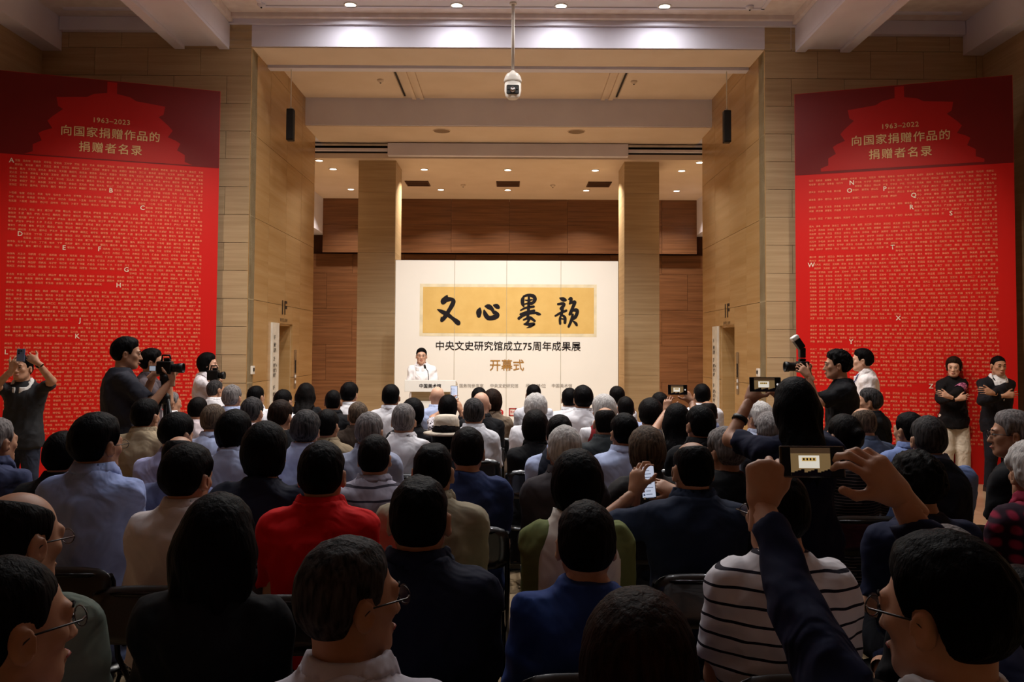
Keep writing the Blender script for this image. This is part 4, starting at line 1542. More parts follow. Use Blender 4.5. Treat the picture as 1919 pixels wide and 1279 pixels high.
        if style in ('bob', 'long'):
            zlen = -.100 * (hairlen if style == 'bob' else 1)
            b = el(0, -.026, -.008, .093, .098, .125) + .003 * wob(X * 2, Yh * 2, Z * .5, 70, ph)
            d = smin(d, b, .03)
            face_cut = np.where(Z > .055, Yh - .105 - 0 * Z, Yh - (.022 + .60 * np.clip(Z, 0, .1)))
            d = smax(d, face_cut, .012)
            if style == 'bob':
                d = smax(d, (zlen - Z), .02)
            else:
                zz = Z + .02
                L_ = .40 * hairlen
                tt = np.clip(-zz / L_, 0, 1)
                tp = np.sqrt(np.clip((.10 - zz) / .10, .02, 1))
                wv = np.sqrt((X / tp / (.098 + .022 * np.sin(tt * 3.0) - .03 * tt)) ** 2 + ((Yh + .045 + .105 * np.minimum(tt * 1.7, 1)) / (.062 - .02 * tt) / tp) ** 2)
                sl_ = (wv - 1) * .045
                sl_ = np.maximum(sl_, np.maximum(zz - .098, -zz - L_ + .03 * np.abs(wob(X * 3, Yh, Z * 0, 30, ph))))
                sl_ = sl_ + .0035 * wob(X * 1.6, Yh, Z * .4, 60, ph)
                d = smin(d, sl_, .06)
        if style == 'bun':
            d = smin(d, el(0, -.12, .03, .036, .034, .036), .012)
        if style == 'pony':
            d = smin(d, el(0, -.125, -.03, .026, .028, .085), .015)
        Hr.G = d.astype(np.float32)
        V, Fq = Hr.mesh()
        if len(V):
            link('hair', mesh_np('hair', V, Fq), hairmat(hcol), body)
    # ---- face details where the face is seen
    def put(name, mb, m, sm=True):
        return mb.build(name, m, body, smooth=sm)
    H3 = Matrix([[RH[i, j] for j in range(3)] for i in range(3)])
    HC = Vector(hc)
    if face:
        for q in (-1, 1):
            prof = [(0.0005, -.0115), (.0060, -.0095), (.0095, -.005), (.0115, 0), (.0095, .005), (.0060, .0095), (.0005, .0115)]
            put('eyeball', MB().lathe(prof, 12, o=HC + H3 @ Vector((q * .031, .0805, .003)), R=H3), eyew)
            put('iris', MB().lathe([(0.0005, -.001), (.0058, -.001), (.0048, .002), (.0005, .0025)], 10, o=HC + H3 @ Vector((q * .031, .0912, .003)), R=H3 @ Matrix.Rotation(math.radians(-90), 3, 'X')), eyem)
            put('eyelid', MB().tube([HC + H3 @ Vector(p) for p in ((q * .018, .0905, .004), (q * .031, .0935, .0095), (q * .045, .087, .005))], .0018, 6), eyem)
            put('eyebrow', MB().tube([HC + H3 @ Vector(p) for p in ((q * .016, .0935, .024), (q * .032, .0935, .029), (q * .048, .085, .025))], [.0026, .0032, .0015], 6), hairmat('black'))
        put('lips', MB().tube([HC + H3 @ Vector(p) for p in ((-.022, .0885, -.0695), (-.008, .0975, -.068), (.008, .0975, -.068), (.022, .0885, -.0695))], [.002, .005, .005, .002], 6), lipm)
    if glasses:
        g = MB()
        for q in (-1, 1):
            ring = [HC + H3 @ Vector((q * .033 + .024 * math.cos(a), .106, .002 + .018 * math.sin(a))) for a in np.linspace(0, 2 * math.pi, 15)]
            g.tube(ring, .0013 if Y < 6 else .0007, 5, cap=False)
            g.tube([HC + H3 @ Vector(p) for p in ((q * .056, .104, .006), (q * .080, .085, .008), (q * .086, .0, .004), (q * .084, -.02, -.012))], .0020, 5)
        g.tube([HC + H3 @ Vector(p) for p in ((-.010, .107, .006), (.010, .107, .006))], .0016, 5)
        go = put('glasses', g, glassm)
        for q in (-1, 1):
            go2 = MB().lathe([(.0005, -.0006), (.0225, -.0006), (.0225, .0006), (.0005, .0006)], 16, o=HC + H3 @ Vector((q * .033, .106, .002)), R=H3 @ Matrix.Rotation(math.radians(90), 3, 'X')).build('lens', lensm, go)
    if hat == 'fedora':
        ho = MB().lathe([(.168, -.004), (.172, .006), (.13, .012), (.100, .016), (.098, .03), (.094, .09), (.082, .120), (.055, .128), (.03, .118), (.001, .114)], 28, o=HC + H3 @ Vector((0, -.012, .045)), R=H3 @ Matrix.Diagonal((.93, 1.08, 1))).build('hat', cloth('plain', (222, 208, 188)), body, smooth=True)
        MB().lathe([(.1015, .016), (.1010, .030), (.098, .030), (.098, .016)], 28, ring=True, o=HC + H3 @ Vector((0, -.012, .045)), R=H3 @ Matrix.Diagonal((.93, 1.08, 1))).build('hat_band', black, ho, smooth=True)
    if hat == 'cap':
        ho = MB().lathe([(.094, -.004), (.099, .004), (.099, .025), (.092, .055), (.07, .078), (.035, .090), (.001, .093)], 28, o=HC + H3 @ Vector((0, -.014, .035)), R=H3 @ Matrix.Diagonal((.92, 1.10, 1))).build('hat', cloth('plain', (208, 186, 150)), body, smooth=True)
        MB().tube([HC + H3 @ Vector((.094 * math.cos(a), .112 * math.sin(a) - .014, .040)) for a in np.linspace(0, 2 * math.pi, 25)], .0035, 5, cap=False).build('cap_seam', cloth('plain', (150, 126, 96)), ho)
        pb = MB()
        n = 9
        pr = []
        for i in range(n):
            a = math.radians(25 + 130 * i / (n - 1))
            pr.append((.090 * math.cos(a), .104 * math.sin(a) - .014, .038, .098 * math.cos(a), .104 * math.sin(a) - .014 + .055 * math.sin(math.pi * i / (n - 1)), .028))
        for i in range(n - 1):
            a, b = pr[i], pr[i + 1]
            for dz in (0, .004):
                pb.poly([HC + H3 @ Vector((v[0], v[1], v[2] + dz)) for v in (a[:3], b[:3], b[3:], a[3:])])
        pb.build('peak', cloth('plain', (200, 178, 142)), ho)
    body['_'] = 1
    del body['_']
    info = dict(root=root, yaw=yr, hipz=hipz, body=body, S=S, ztop=ztop, hc=hc, stand=stand, AR=AR)
    PEOPLE.append(info)
    return info


PEOPLE = []

# ---- black folding chair: built once, copied with its parts for every seated person
chairm = mat('chair_black_vinyl', (16, 15, 16), 0.28, 0.5, kind='noise', rgb2=(12, 11, 12), coat=0.3)
tubem = mat('chair_tube', (30, 30, 32), 0.22, 0.5, 0.6, kind='noise', rgb2=(24, 24, 26))


def pad(w, d, t, curve, n=8):
    """rounded cushion slab with curved surface; w along x, d along y (seat) centred"""
    mb = MB()
    rows = []
    for i in range(n + 1):
        u = -1 + 2 * i / n
        row = []
        for j in range(n + 1):
            v = -1 + 2 * j / n
            # superellipse outline
            su, sv = u, v
            r = max(abs(u), abs(v))
            L_ = (abs(u) ** 5 + abs(v) ** 5) ** .2 if r > 0 else 1
            k = r / L_ if L_ > 0 else 1
            edge = 1 - r ** 6
            row.append((su * k * w / 2, sv * k * d / 2, curve * u * u, t / 2 * (0.25 + .75 * edge)))
        rows.append(row)
    for sgn in (1, -1):
        base = len(mb.v)
        for row in rows:
            for x, y, c, hh_ in row:
                mb.v.append((x, y, c + sgn * hh_))
        for i in range(n):
            for j in range(n):
                a = base + i * (n + 1) + j
                f = (a, a + n + 1, a + n + 2, a + 1)
                mb.f.append(f if sgn > 0 else f[::-1])
    N1 = (n + 1) ** 2
    rim = [i * (n + 1) for i in range(n + 1)] + [n * (n + 1) + j for j in range(1, n + 1)] + [i * (n + 1) + n for i in range(n - 1, -1, -1)] + [j for j in range(n - 1, 0, -1)]
    for a, b in zip(rim, rim[1:] + rim[:1]):
        mb.f.append((b, a, a + N1, b + N1))
    return mb


_pm = pad(.40, .38, .035, .0)
CH_SEAT = _pm.mesh('seat', True)
_pm = pad(.43, .20, .026, .035)
CH_BACK = _pm.mesh('backrest', True)
for m_ in (CH_SEAT, CH_BACK):
    m_.materials.append(chairm)
CH_LEGF = MB().tube([(0, -.26, .83), (0, -.235, .80), (0, -.18, .50), (0, .20, .012)], .011, 8).mesh('front_leg', True)
CH_LEGR = MB().tube([(0, .14, .44), (0, .05, .38), (0, -.25, .012)], .011, 8).mesh('rear_leg', True)
CH_BAR = MB().tube([(-.20, 0, 0), (.20, 0, 0)], .009, 8).mesh('crossbar', True)
for m_ in (CH_LEGF, CH_LEGR, CH_BAR):
    m_.materials.append(tubem)


def chair(x, y, yaw, label, group='black folding chairs'):
    t = empty('folding_chair', (x, y, 0), yaw)
    tag(t, label, 'chair', group)
    link('seat', CH_SEAT, None, t, (0, -.01, .43))
    b = link('backrest', CH_BACK, None, t, (0, -.245, .755))
    b.rotation_euler = (math.radians(80), 0, 0)
    for q in (-1, 1):
        link('front_leg', CH_LEGF, None, t, (q * .205, 0, 0))
        link('rear_leg', CH_LEGR, None, t, (q * .190, 0, 0))
    link('crossbar', CH_BAR, None, t, (0, -.255, .828))
    link('crossbar', CH_BAR, None, t, (0, .12, .12))
    link('crossbar', CH_BAR, None, t, (0, -.15, .14))
    return t

# ------------------------------------------------------------------ the people in the photograph
LB = ('plain', (176, 188, 222))       # light blue shirt
LB2 = ('plain', (150, 166, 214))
WH = ('plain', (226, 224, 228))
PK = ('plain', (224, 208, 210))
BK = ('plain', (20, 20, 23))
CHC = ('plain', (44, 44, 50))
NV = ('plain', (26, 32, 58))
NV2 = ('plain', (40, 52, 96))
KH = ('plain', (168, 150, 122))


def seat(px, py, w, label, hw=0.176, Y=None, **k):
    Y = Y or FPX * hw / w
    p = person(px, py, Y, label, **k)
    r, yw = p['root'], p['yaw']
    chair(r[0], r[1], yw, 'folding chair of the ' + label.replace('person in ', '').replace('person ', ''))
    return p


# --- front rows, left of the aisle
seat(322, 734, 28, 'person in white shirt seated behind the left tripod', Y=9.3, yaw=-10, head=(-40, 0, 0), hair=('short', 'grey'), top=WH)
seat(405, 712, 29, 'person in white shirt seated behind the woman-height camera tripod'.replace('woman-height ', 'small '), head=(-35, 0, 0), hair=('crop', 'salt'), top=WH)
seat(436, 721, 35, 'person in pale blue collared shirt, front row beside the control box', head=(-8, 0, 0), hair=('short', 'grey'), top=LB)
seat(481, 723, 31, 'person in white shirt, front row left of the lift sign', Y=9.3, head=(-20, 0, 0), hair=('short', 'black'), top=WH)
seat(474, 744, 41, 'person in pinkish shirt seated before the lift sign', head=(-10, -4, 0), hair=('short', 'salt'), top=PK)
seat(532, 730, 33, 'person in white shirt seated under the left lift doorway', head=(-18, 0, 0), hair=('short', 'black'), top=WH, glasses=True)
seat(574, 718, 33, 'person in black top, front row at the left brown wall', hw=.195, head=(0, 0, 0), hair=('long', 'dark'), top=BK, female=True, hairlen=.6)
seat(625, 731, 33, 'person in black shirt seated before the left brown wall', hair=('crop', 'black'), top=BK, skin='dark')
seat(656, 716, 30, 'person in white shirt before the left pillar edge', Y=9.2, head=(-14, 0, 0), hair=('thick', 'black'), top=WH)
seat(671, 753, 34, 'person in dark brown jacket seated below the left pillar', Y=7.5, hair=('short', 'ash'), top=('plain', (52, 40, 32)), head=(10, -6, 0), glasses=True)
seat(733, 720, 34, 'person in white shirt, front row left of the lectern', hair=('short', 'black'), top=WH, skin='dark')
seat(772, 746, 40, 'person in black seated just below the lectern', Y=7.3, hair=('bob', 'black'), top=BK, female=True, head=(14, -4, 8))
seat(820, 725, 29, 'person in light blue shirt right below the lectern', Y=9.3, hair=('bald', 'grey'), top=LB, skin='light')
Yp = 8.75
seat(840, 740, 34, 'person in black and white printed dress raising a phone', Y=Yp, hair=('bob', 'black'), female=True, top=('print', (34, 28, 36), (214, 208, 214)), sleeve='short', collar='crew',
     arms={'R': (at(864, 772, Yp + .1), (-.25, .2, 1), (.8, -.5, .2), 'relaxed', (.8, -.2, -.5)), 'L': (at(846, 762, Yp + .25), (.05, .1, 1), (-.7, -.6, 0), 'hold', (-.8, -.2, -.5))})
seat(837, 784, 44, 'person wearing a cream fedora hat and dark jacket', Y=5.95, hair=('short', 'dark'), top=CHC, hat='fedora', sleeve='long')
seat(888, 746, 41, 'person in white shirt with fine pattern left of the aisle', Y=6.9, hair=('short', 'salt'), top=('plain', (214, 214, 220)))
seat(902, 735, 34, 'person in black jacket behind the patterned white shirt', Y=7.8, hair=('bald', 'white'), top=BK, skin='light', sleeve='long')
seat(898, 726, 31, 'person in grey shirt, front row nearest the aisle, half hidden', Y=9.2, hair=('short', 'black'), top=CHC)
seat(923, 729, 30, 'person in beige brown jacket at the left aisle edge', Y=8.5, hw=.195, hair=('bob', 'brown'), top=('plain', (128, 110, 92)), female=True, sleeve='long')

# --- front rows, right of the aisle
seat(1000, 720, 31, 'person in grey-white shirt, front row right of the aisle', Y=9.2, hair=('thin', 'black'), top=('plain', (200, 200, 208)))
seat(1004, 737, 43, 'person in white shirt, second row right of the aisle', Y=7.3, hair=('puff', 'white'), top=WH)
seat(1003, 768, 43, 'person in black jacket and white collar at the right aisle edge', Y=6.3, hw=.195, hair=('bob', 'dark'), top=BK, female=True, sleeve='long')
seat(1067, 727, 31, 'person in white shirt, front row, left one of the close pair', Y=9.2, hair=('short', 'black'), top=WH)
seat(1092, 722, 36, 'person in white shirt, front row, right one of the close pair', Y=8.0, hair=('thick', 'black'), top=WH, head=(8, 0, 0))
seat(1049, 777, 46, 'person in navy vest over light blue sleeves by the aisle', Y=5.6, hair=('short', 'dark'), top=LB, vest=(30, 34, 48), head=(-10, 0, 0))
seat(1130, 739, 41, 'person in red vest over white sleeves, wearing glasses', Y=7.1, hw=.19, hair=('bob', 'white'), top=WH, vest=(120, 24, 28), female=True, glasses=True, head=(28, -4, 0))
seat(1156, 723, 32, 'person in white shirt, front row before the right pillar', Y=8.9, hair=('thin', 'dark'), top=WH)
seat(1172, 743, 31, 'person in light blue shirt before the right pillar', Y=8.0, hair=('crop', 'dark'), top=LB)
seat(1134, 764, 40, 'person in dark grey-green shirt behind the red vest', Y=6.2, hair=('ring', 'dark'), top=('plain', (46, 50, 52)), skin='tan')
seat(1169, 774, 52, 'person in light blue shirt behind the right pillar group', Y=5.35, hair=('short', 'black'), top=LB, head=(12, -6, 0))
seat(1219, 746, 41, 'person in flat beige cap and beige shirt', Y=6.9, hair=('short', 'dark'), hat='cap', top=('plain', (190, 178, 160)))
seat(1236, 735, 32, 'person in dark shirt beside the beige cap, half hidden', Y=8.4, hair=('short', 'dark'), top=CHC)
Yp = 6.4
p_ph = seat(1268, 756, 46, 'person in charcoal top holding a phone up with both hands', Y=Yp, hw=.2, hair=('long', 'black'), female=True, hairlen=.8, top=CHC, collar='crew',
            arms={'L': (at(1249, 772, Yp + .34), (.15, .15, 1), (-.55, -.8, 0), 'hold', (-.8, 0, -.5)), 'R': (at(1296, 752, Yp + .34), (-.45, .15, .85), (.6, -.75, .1), 'hold', (.8, 0, -.5))})
seat(1315, 719, 30, 'person in white shirt seated below the right lift doorway', Y=8.9, hair=('short', 'black'), top=WH)
seat(1326, 752, 34, 'person in pale shirt next to the raised phone', Y=7.6, hair=('ring', 'dark'), top=LB, skin='dark')
seat(1311, 759, 55, 'person in black shirt under the right lift doorway', Y=5.3, hair=('short', 'black'), top=BK, head=(14, 0, 0))
seat(1211, 798, 60, 'person in charcoal top behind the beige cap', Y=4.5, hw=.2, hair=('bob', 'ash'), top=('plain', (48, 46, 46)), female=True, sleeve='long', collar='crew')
seat(1357, 800, 56, 'person in black collarless shirt behind the black shirt row', Y=4.55, hair=('thick', 'grey'), top=BK, head=(28, -5, 0), collar='crew', skin='tan')
Yp = 3.55
p_nv = seat(1297, 829, 79, 'person in navy shirt scrolling a bright phone', Y=Yp, hair=('ring', 'black'), build=1.08, top=('plain', (28, 38, 60)), head=(10, -6, 0), skin='tan',
            arms={'L': (at(1190, 925, Yp + .10), (.12, .1, 1), (-.75, -.6, 0), 'hold', (-.8, -.1, -.6)), 'R': (at(1270, 925, Yp + .30), (-.85, .2, .35), (.2, -.6, .6), 'relaxed', (.8, -.1, -.5))})
seat(1420, 752, 39, 'person in blue-grey shirt left of the standing photographer', Y=6.9, hair=('puff', 'white'), top=('plain', (150, 156, 176)), head=(30, 0, 0))
seat(1441, 772, 38, 'person in dark shirt beside the raised arm with watch', Y=6.2, hair=('puff', 'grey'), top=CHC)
seat(1627, 727, 37, 'person in black suit seated before the right red panel', Y=8.1, yaw=40, head=(30, 0, 0), hair=('thick', 'salt'), top=BK, sleeve='long', collar='suit', suit=True, skin='tan')
seat(1616, 765, 47, 'person in slate blue shirt behind the black suit', Y=6.1, yaw=6, hair=('ring', 'ash'), top=('plain', (72, 82, 104)), head=(10, -6, 0))
seat(1580, 776, 65, 'person in black blouse with fine striped pattern', Y=4.7, hw=.19, hair=('bun', 'dark'), top=('stripes', (30, 28, 32), (120, 104, 100), 60.0), female=True, collar='crew', sleeve='long', head=(18, 0, 0),
     arms={'R': (at(1640, 912, 4.95), (-.2, .4, .8), (.5, -.8, .2), 'hold', (.4, -.3, -.9))})
seat(1702, 772, 50, 'person in mid blue shirt, left one near the standing pair', Y=5.7, hair=('short', 'black'), top=('plain', (112, 130, 178)), head=(20, 0, 0))
seat(1738, 779, 63, 'person in navy waistcoat over blue sleeves near the standing pair', Y=4.5, hair=('short', 'salt'), top=('plain', (104, 124, 172)), vest=(24, 26, 36), head=(-4, 0, 0))
seat(1714, 845, 88, 'person in dark navy tee before the standing pair', Y=3.45, hair=('curly', 'dark'), top=NV, collar='crew', head=(14, -6, 0), build=1.05)
seat(1893, 768, 70, 'person in black shirt and glasses at the right edge', Y=4.7, yaw=30, hair=('thick', 'grey'), top=BK, head=(40, 0, 0), glasses=True, skin='tan', collar='crew', build=1.05, face=True)
seat(1931, 826, 70, 'person in red plaid shirt at the right edge', Y=3.7, hair=('puff', 'white'), top=('plaid', (138, 32, 58), (40, 20, 34), 1.2), female=True, build=1.08, sleeve='long')

# --- middle rows, left block
seat(372, 744, 36, 'person in pale pink shirt near the small tripod', Y=7.6, hair=('crop', 'dark'), top=PK, head=(-10, -8, 0))
seat(402, 757, 43, 'person in pale blue shirt behind the pale pink shirt', Y=6.4, hair=('short', 'ash'), top=LB, head=(-14, -4, 0))
seat(442, 768, 60, 'person in light blue shirt with pleated back', Y=5.1, hair=('bob', 'black'), top=LB, head=(-18, -6, 0), hw=.195)
seat(527, 749, 44, 'person in black top under the lift doorway, second line', Y=6.4, hair=('short', 'brown'), top=BK, head=(-14, -6, 0), collar='crew')
seat(574, 768, 51, 'person in light blue shirt before the left brown wall', Y=5.5, hair=('thick', 'salt'), top=LB)
seat(614, 767, 40, 'person in khaki jacket', Y=6.3, hair=('short', 'black'), top=('plain', (132, 116, 92)), sleeve='long', head=(-10, 0, 0), build=1.05)
seat(693, 772, 52, 'person in grey-blue shirt below the left pillar', Y=5.4, hair=('short', 'grey'), top=('plain', (150, 156, 178)), head=(-6, -4, 0))
seat(757, 756, 44, 'person in white collared shirt left of the fedora', Y=6.1, hair=('short', 'grey'), top=WH, build=1.08)
seat(275, 746, 48, 'person in beige shirt seated by the photographer', Y=5.9, hair=('short', 'black'), top=KH, head=(-12, 0, 0), build=1.05)
seat(333, 773, 53, 'person in lavender blue shirt bowing by the tripod', Y=5.2, hair=('thick', 'black'), top=('plain', (176, 178, 222)), head=(-22, -14, 0), build=1.05, lean=.05)
seat(499, 790, 88, 'person in navy top in the middle of left block', Y=3.75, hw=.2, hair=('bob', 'black'), top=('plain', (22, 26, 44)), female=True, collar='crew', build=1.08, sleeve='long')
seat(338, 818, 62, 'person in blue-grey shirt half hidden behind the cream shirt', Y=4.35, hair=('ring', 'black'), top=('plain', (96, 104, 140)))
seat(355, 830, 89, 'person in cream white shirt left of the long dark hair'.replace(' left of the long dark hair', ' in the left block'), Y=3.35, hair=('thick', 'dark'), top=('plain', (216, 206, 206)), head=(-16, -6, 0))
seat(186, 773, 85, 'person in blue dress shirt and glasses at left', Y=3.6, hair=('thick', 'black'), top=LB2, head=(-22, -2, 0), glasses=True, build=1.05, sleeve='long')
seat(122, 808, 62, 'person in black jacket beside the blue dress shirt', Y=4.3, hair=('short', 'black'), top=BK, sleeve='long', head=(-8, -4, 0))
seat(-4, 783, 60, 'person in slate shirt at the left edge', Y=4.5, hair=('short', 'grey'), top=('plain', (60, 66, 96)), head=(-20, 0, 0))
seat(605, 826, 86, 'person in bright red polo shirt', Y=3.25, hair=('short', 'black'), top=('plain', (206, 14, 18)), build=1.05, collar='polo', skin='tan')
seat(703, 814, 58, 'person in grey polo with thin dark stripes', Y=4.55, hair=('short', 'dark'), top=('stripes', (150, 146, 160), (52, 48, 60), 15.0), collar='polo')
seat(812, 829, 80, 'person in olive beige jacket left of the aisle', Y=3.55, hair=('thin', 'black'), top=('plain', (150, 140, 118)), sleeve='long', build=1.08, head=(0, -4, 0))
seat(877, 800, 63, 'person in blue tee at the left aisle edge', Y=4.4, hair=('short', 'dark'), top=('plain', (44, 56, 96)), collar='crew', build=1.05)
seat(1058, 797, 66, 'person in brownish grey jacket right of the aisle', Y=4.3, hair=('short', 'white'), top=('plain', (62, 56, 60)), sleeve='long')
seat(1081, 842, 96, 'person in white vest over green sleeves right of the aisle', Y=3.25, hair=('bob', 'black'), hw=.2, top=('plain', (112, 122, 74)), vest=(222, 216, 206), female=True, sleeve='long', build=1.05, collar='crew')

# --- nearest rows
seat(787, 890, 118, 'person in dark navy shirt nearest the aisle on the left', Y=2.42, hair=('thin', 'black'), top=('plain', (24, 28, 50)), collar='polo', build=1.08)
seat(1098, 938, 110, 'person in royal blue tee right of the aisle', Y=2.55, hair=('short', 'dark'), top=('plain', (38, 62, 122)), collar='crew', build=1.05, skin='tan')
seat(1452, 880, 118, 'person in white tee with black stripes', Y=2.55, hair=('short', 'dark'), top=('stripes', (220, 218, 224), (30, 26, 40), 22.0), collar='crew', build=1.05, head=(14, -4, 0), glasses=True)
seat(412, 924, 150, 'person in black with black sleeves, nearest left block', Y=2.35, hair=('long', 'black'), hw=.21, top=BK, female=True, hairlen=1.5, sleeve='long', collar='crew', build=1.05)
seat(40, 923, 150, 'person in sage green polo and glasses at left', Y=2.1, hair=('ring', 'dark'), top=('plain', (110, 122, 112)), head=(-24, -4, 0), glasses=True, build=1.08, collar='polo', skin='tan')
seat(660, 1006, 172, 'person in white polo and glasses at the front bottom', Y=1.78, hair=('short', 'salt'), top=('plain', (206, 204, 216)), head=(-52, 0, 0), glasses=True, collar='polo', build=1.08, face=True, skin='tan')
seat(22, 1042, 200, 'person in pink-white shirt in the bottom left corner', Y=1.5, hair=('crop', 'dark'), top=('plain', (214, 196, 206)), head=(-38, 0, 0), glasses=True, build=1.05, face=True, skin='tan')
seat(1195, 1104, 222, 'person in dark clothes at the bottom centre', Y=1.5, hair=('bob', 'brown'), hw=.2, top=BK, female=True, head=(-6, -6, 0))
seat(1775, 984, 130, 'person in black hidden behind the raised phone photographer', Y=2.6, hair=('short', 'grey'), top=BK)
seat(1915, 1060, 120, 'person in crumpled white shirt in the bottom right corner', Y=2.0, hair=('short', 'dark'), top=('plain', (216, 208, 214)), sleeve='long', build=1.05)
Yp = 1.48
p_big = seat(1762, 996, 210, 'person in navy jacket raising a phone in the foreground', Y=Yp, yaw=12, hair=('thick', 'black'), top=('plain', (26, 32, 62)), sleeve='long', build=1.05, head=(24, -4, 0), glasses=True, face=True, skin='light', collar='shirt', collarcol=(226, 226, 232), armlen=1.08, cuff=.2,
             arms={'L': (at(1428, 948, 1.86), (.10, .10, 1), (-.25, -.95, 0), 'up', (-.35, -.2, -.9)), 'R': (at(1688, 932, 1.80), (-.66, .02, .75), (.35, -.88, .30), 'hold', (.5, .1, -.85))})

# --- standing people
p_lady = person(1488, 707, 4.15, 'person in navy tee standing with a phone raised, right block', hair=('long', 'black'), female=True, stand=True, top=('plain', (22, 26, 50)), collar='crew', group='standing people', hairlen=.85, build=1.08,
                arms={'L': (at(1404, 752, 4.40), (.42, .1, .9), (-.6, -.75, 0), 'hold', (-.6, -.1, -.8)), 'R': (at(1466, 750, 4.42), (-.3, .1, .95), (.6, -.75, 0), 'hold', (.6, 0, -.8))})
p_cam = person(240, 631, 6.9, 'person in dark tee standing behind the left video camera', yaw=-52, hair=('thick', 'black'), stand=True, top=('plain', (46, 46, 54)), collar='crew', group='standing people', build=1.06, head=(-18, -4, 0), face=True, foldamp=1.4,
               arms={'R': (at(322, 712, 6.82), (-.1, .2, 1), (.9, -.3, 0), 'hold', (.2, -.2, -1)), 'L': (at(288, 702, 7.05), (.5, .1, .5), (-.4, -.7, .2), 'grip', (-.6, -.2, -.8))})
p_cam2 = person(287, 653, 8.3, 'person in grey shirt standing half hidden behind the cameraman', yaw=-75, hair=('thick', 'black'), stand=True, top=('plain', (90, 80, 84)), group='standing people', face=True,
                arms={'R': (at(318, 706, 8.2), (.6, .1, .6), (.5, -.8, 0), 'grip', (0, -.2, -1))})
p_girl = person(391, 661, 10.2, 'person in white top standing behind a small tripod camera', yaw=-80, hair=('bob', 'black'), stand=True, female=True, top=('plain', (220, 214, 220)), group='standing people', face=True, skin='light', sleeve='long',
                arms={'R': (at(398, 712, 10.1), (.9, .1, .2), (.2, -.5, .8), 'grip', (0, -.2, -1)), 'L': (at(400, 712, 10.35), (.9, .1, .2), (.2, .5, .8), 'grip', (0, -.2, -1))})
p_left = person(42, 666, 8.4, 'person in dark polo with white collar raising a phone at left', yaw=180, hair=('short', 'black'), stand=True, top=('plain', (46, 46, 48)), group='standing people', face=True, head=(0, 4, 0), trousers=2, build=1.05, collar='polo', collarcol=(230, 226, 222),
                arms={'R': (at(22, 694, 8.12), (.35, -.05, .75), (.1, -.9, .2), 'hold', (.8, 0, -.7)), 'L': (at(70, 680, 8.12), (-.75, -.05, .5), (.1, -.9, .2), 'hold', (-.95, 0, -.35))})
p_flash = person(1567, 655, 7.6, 'person in black tee photographing with a flash camera', yaw=78, hair=('curly', 'black'), stand=True, top=BK, group='standing people', build=1.05, face=True, skin='tan', collar='crew',
                 arms={'L': (at(1515, 706, 7.45), (-.6, .1, .75), (.3, -.85, -.2), 'hold', (0, -.25, -1)), 'R': (at(1516, 704, 7.75), (-.6, -.1, .7), (.2, .9, .2), 'hold', (0, -.2, -1))})
p_white = person(1614, 653, 9.6, 'person in white shirt and lanyard standing beside the flash camera', yaw=72, hair=('thick', 'black'), stand=True, top=('plain', (236, 228, 228)), sleeve='long', group='standing people', face=True, skin='light',
                 arms={'L': (at(1592, 772, 9.45), (-.3, .3, -.7), (0, -.9, .2), 'grip', (-.2, -.8, -.4)), 'R': (at(1590, 768, 9.65), (-.3, -.3, -.7), (0, .9, .2), 'grip', (.2, -.8, -.4))})
p_wom = person(1787, 668, 11.0, 'person in black jumper and cream trousers with folded arms', yaw=172, hair=('bob', 'brown'), stand=True, female=True, top=('plain', (22, 20, 22)), sleeve='long', collar='crew', group='standing people', face=True, skin='light', head=(-24, -6, 0),
               trousers=cloth('plain', (214, 202, 184)), shoes='cream', hairlen=.55,
               arms={'R': (at(1796, 748, 10.75), (.8, -.1, .2), (0, -.95, .2), 'relaxed', (.9, -.3, -.6)), 'L': (at(1778, 744, 10.72), (-.8, -.1, .3), (0, -.95, .2), 'relaxed', (-.9, -.3, -.6))})
p_suit = person(1871, 667, 10.4, 'person in dark suit with folded arms before the red panel', yaw=182, hair=('crop', 'black'), stand=True, top=('plain', (26, 25, 30)), sleeve='long', collar='suit', suit=True, collarcol=(226, 224, 226), vneck=(226, 224, 226), group='standing people', face=True, head=(-6, -4, 0), build=1.05, trousers=0,
                arms={'R': (at(1884, 742, 10.14), (.8, -.1, .1), (0, -.95, .2), 'relaxed', (.9, -.3, -.6)), 'L': (at(1858, 738, 10.10), (-.8, -.1, .2), (0, -.95, .2), 'relaxed', (-.9, -.3, -.6))})
p_spk = person(790, 652, 13.42, 'person in white shirt speaking at the lectern', yaw=176, hair=('short', 'black'), stand=True, top=('plain', (240, 238, 240)), sleeve='short', collar='shirt', group='standing people', face=True, glasses=True, skin='light', head=(10, 0, 0), build=1.08,
               arms={'R': (at(777, 716, 13.2), (.4, -.9, .0), (0, 0, 1), 'relaxed', (.3, -.3, -1)), 'L': (at(808, 716, 13.2), (-.4, -.9, .0), (0, 0, 1), 'relaxed', (-.3, -.3, -1))})

# ------------------------------------------------------------------ things people hold, cameras, tripods
phonem = mat('phone_black_glass', (12, 12, 14), 0.15, 0.5, kind='noise', coat=0.5)
phoneb = mat('phone_blue_back', (96, 110, 140), 0.3, 0.5, kind='noise', rgb2=(88, 100, 130))


def scr(name, rgb, e):
    return mat(name, rgb, 0.4, 0.2, emit=e)


def frame(o, c, x, y):
    """orient o so that its local x, y axes follow world vectors x, y (z towards the viewer side)"""
    x = Vector(x).normalized()
    y = Vector(y)
    y = (y - x * y.dot(x)).normalized()
    z = x.cross(y)
    m = Matrix.Identity(4)
    for i in range(3):
        m[i][0], m[i][1], m[i][2], m[i][3] = x[i], y[i], z[i], c[i]
    o.matrix_world = m


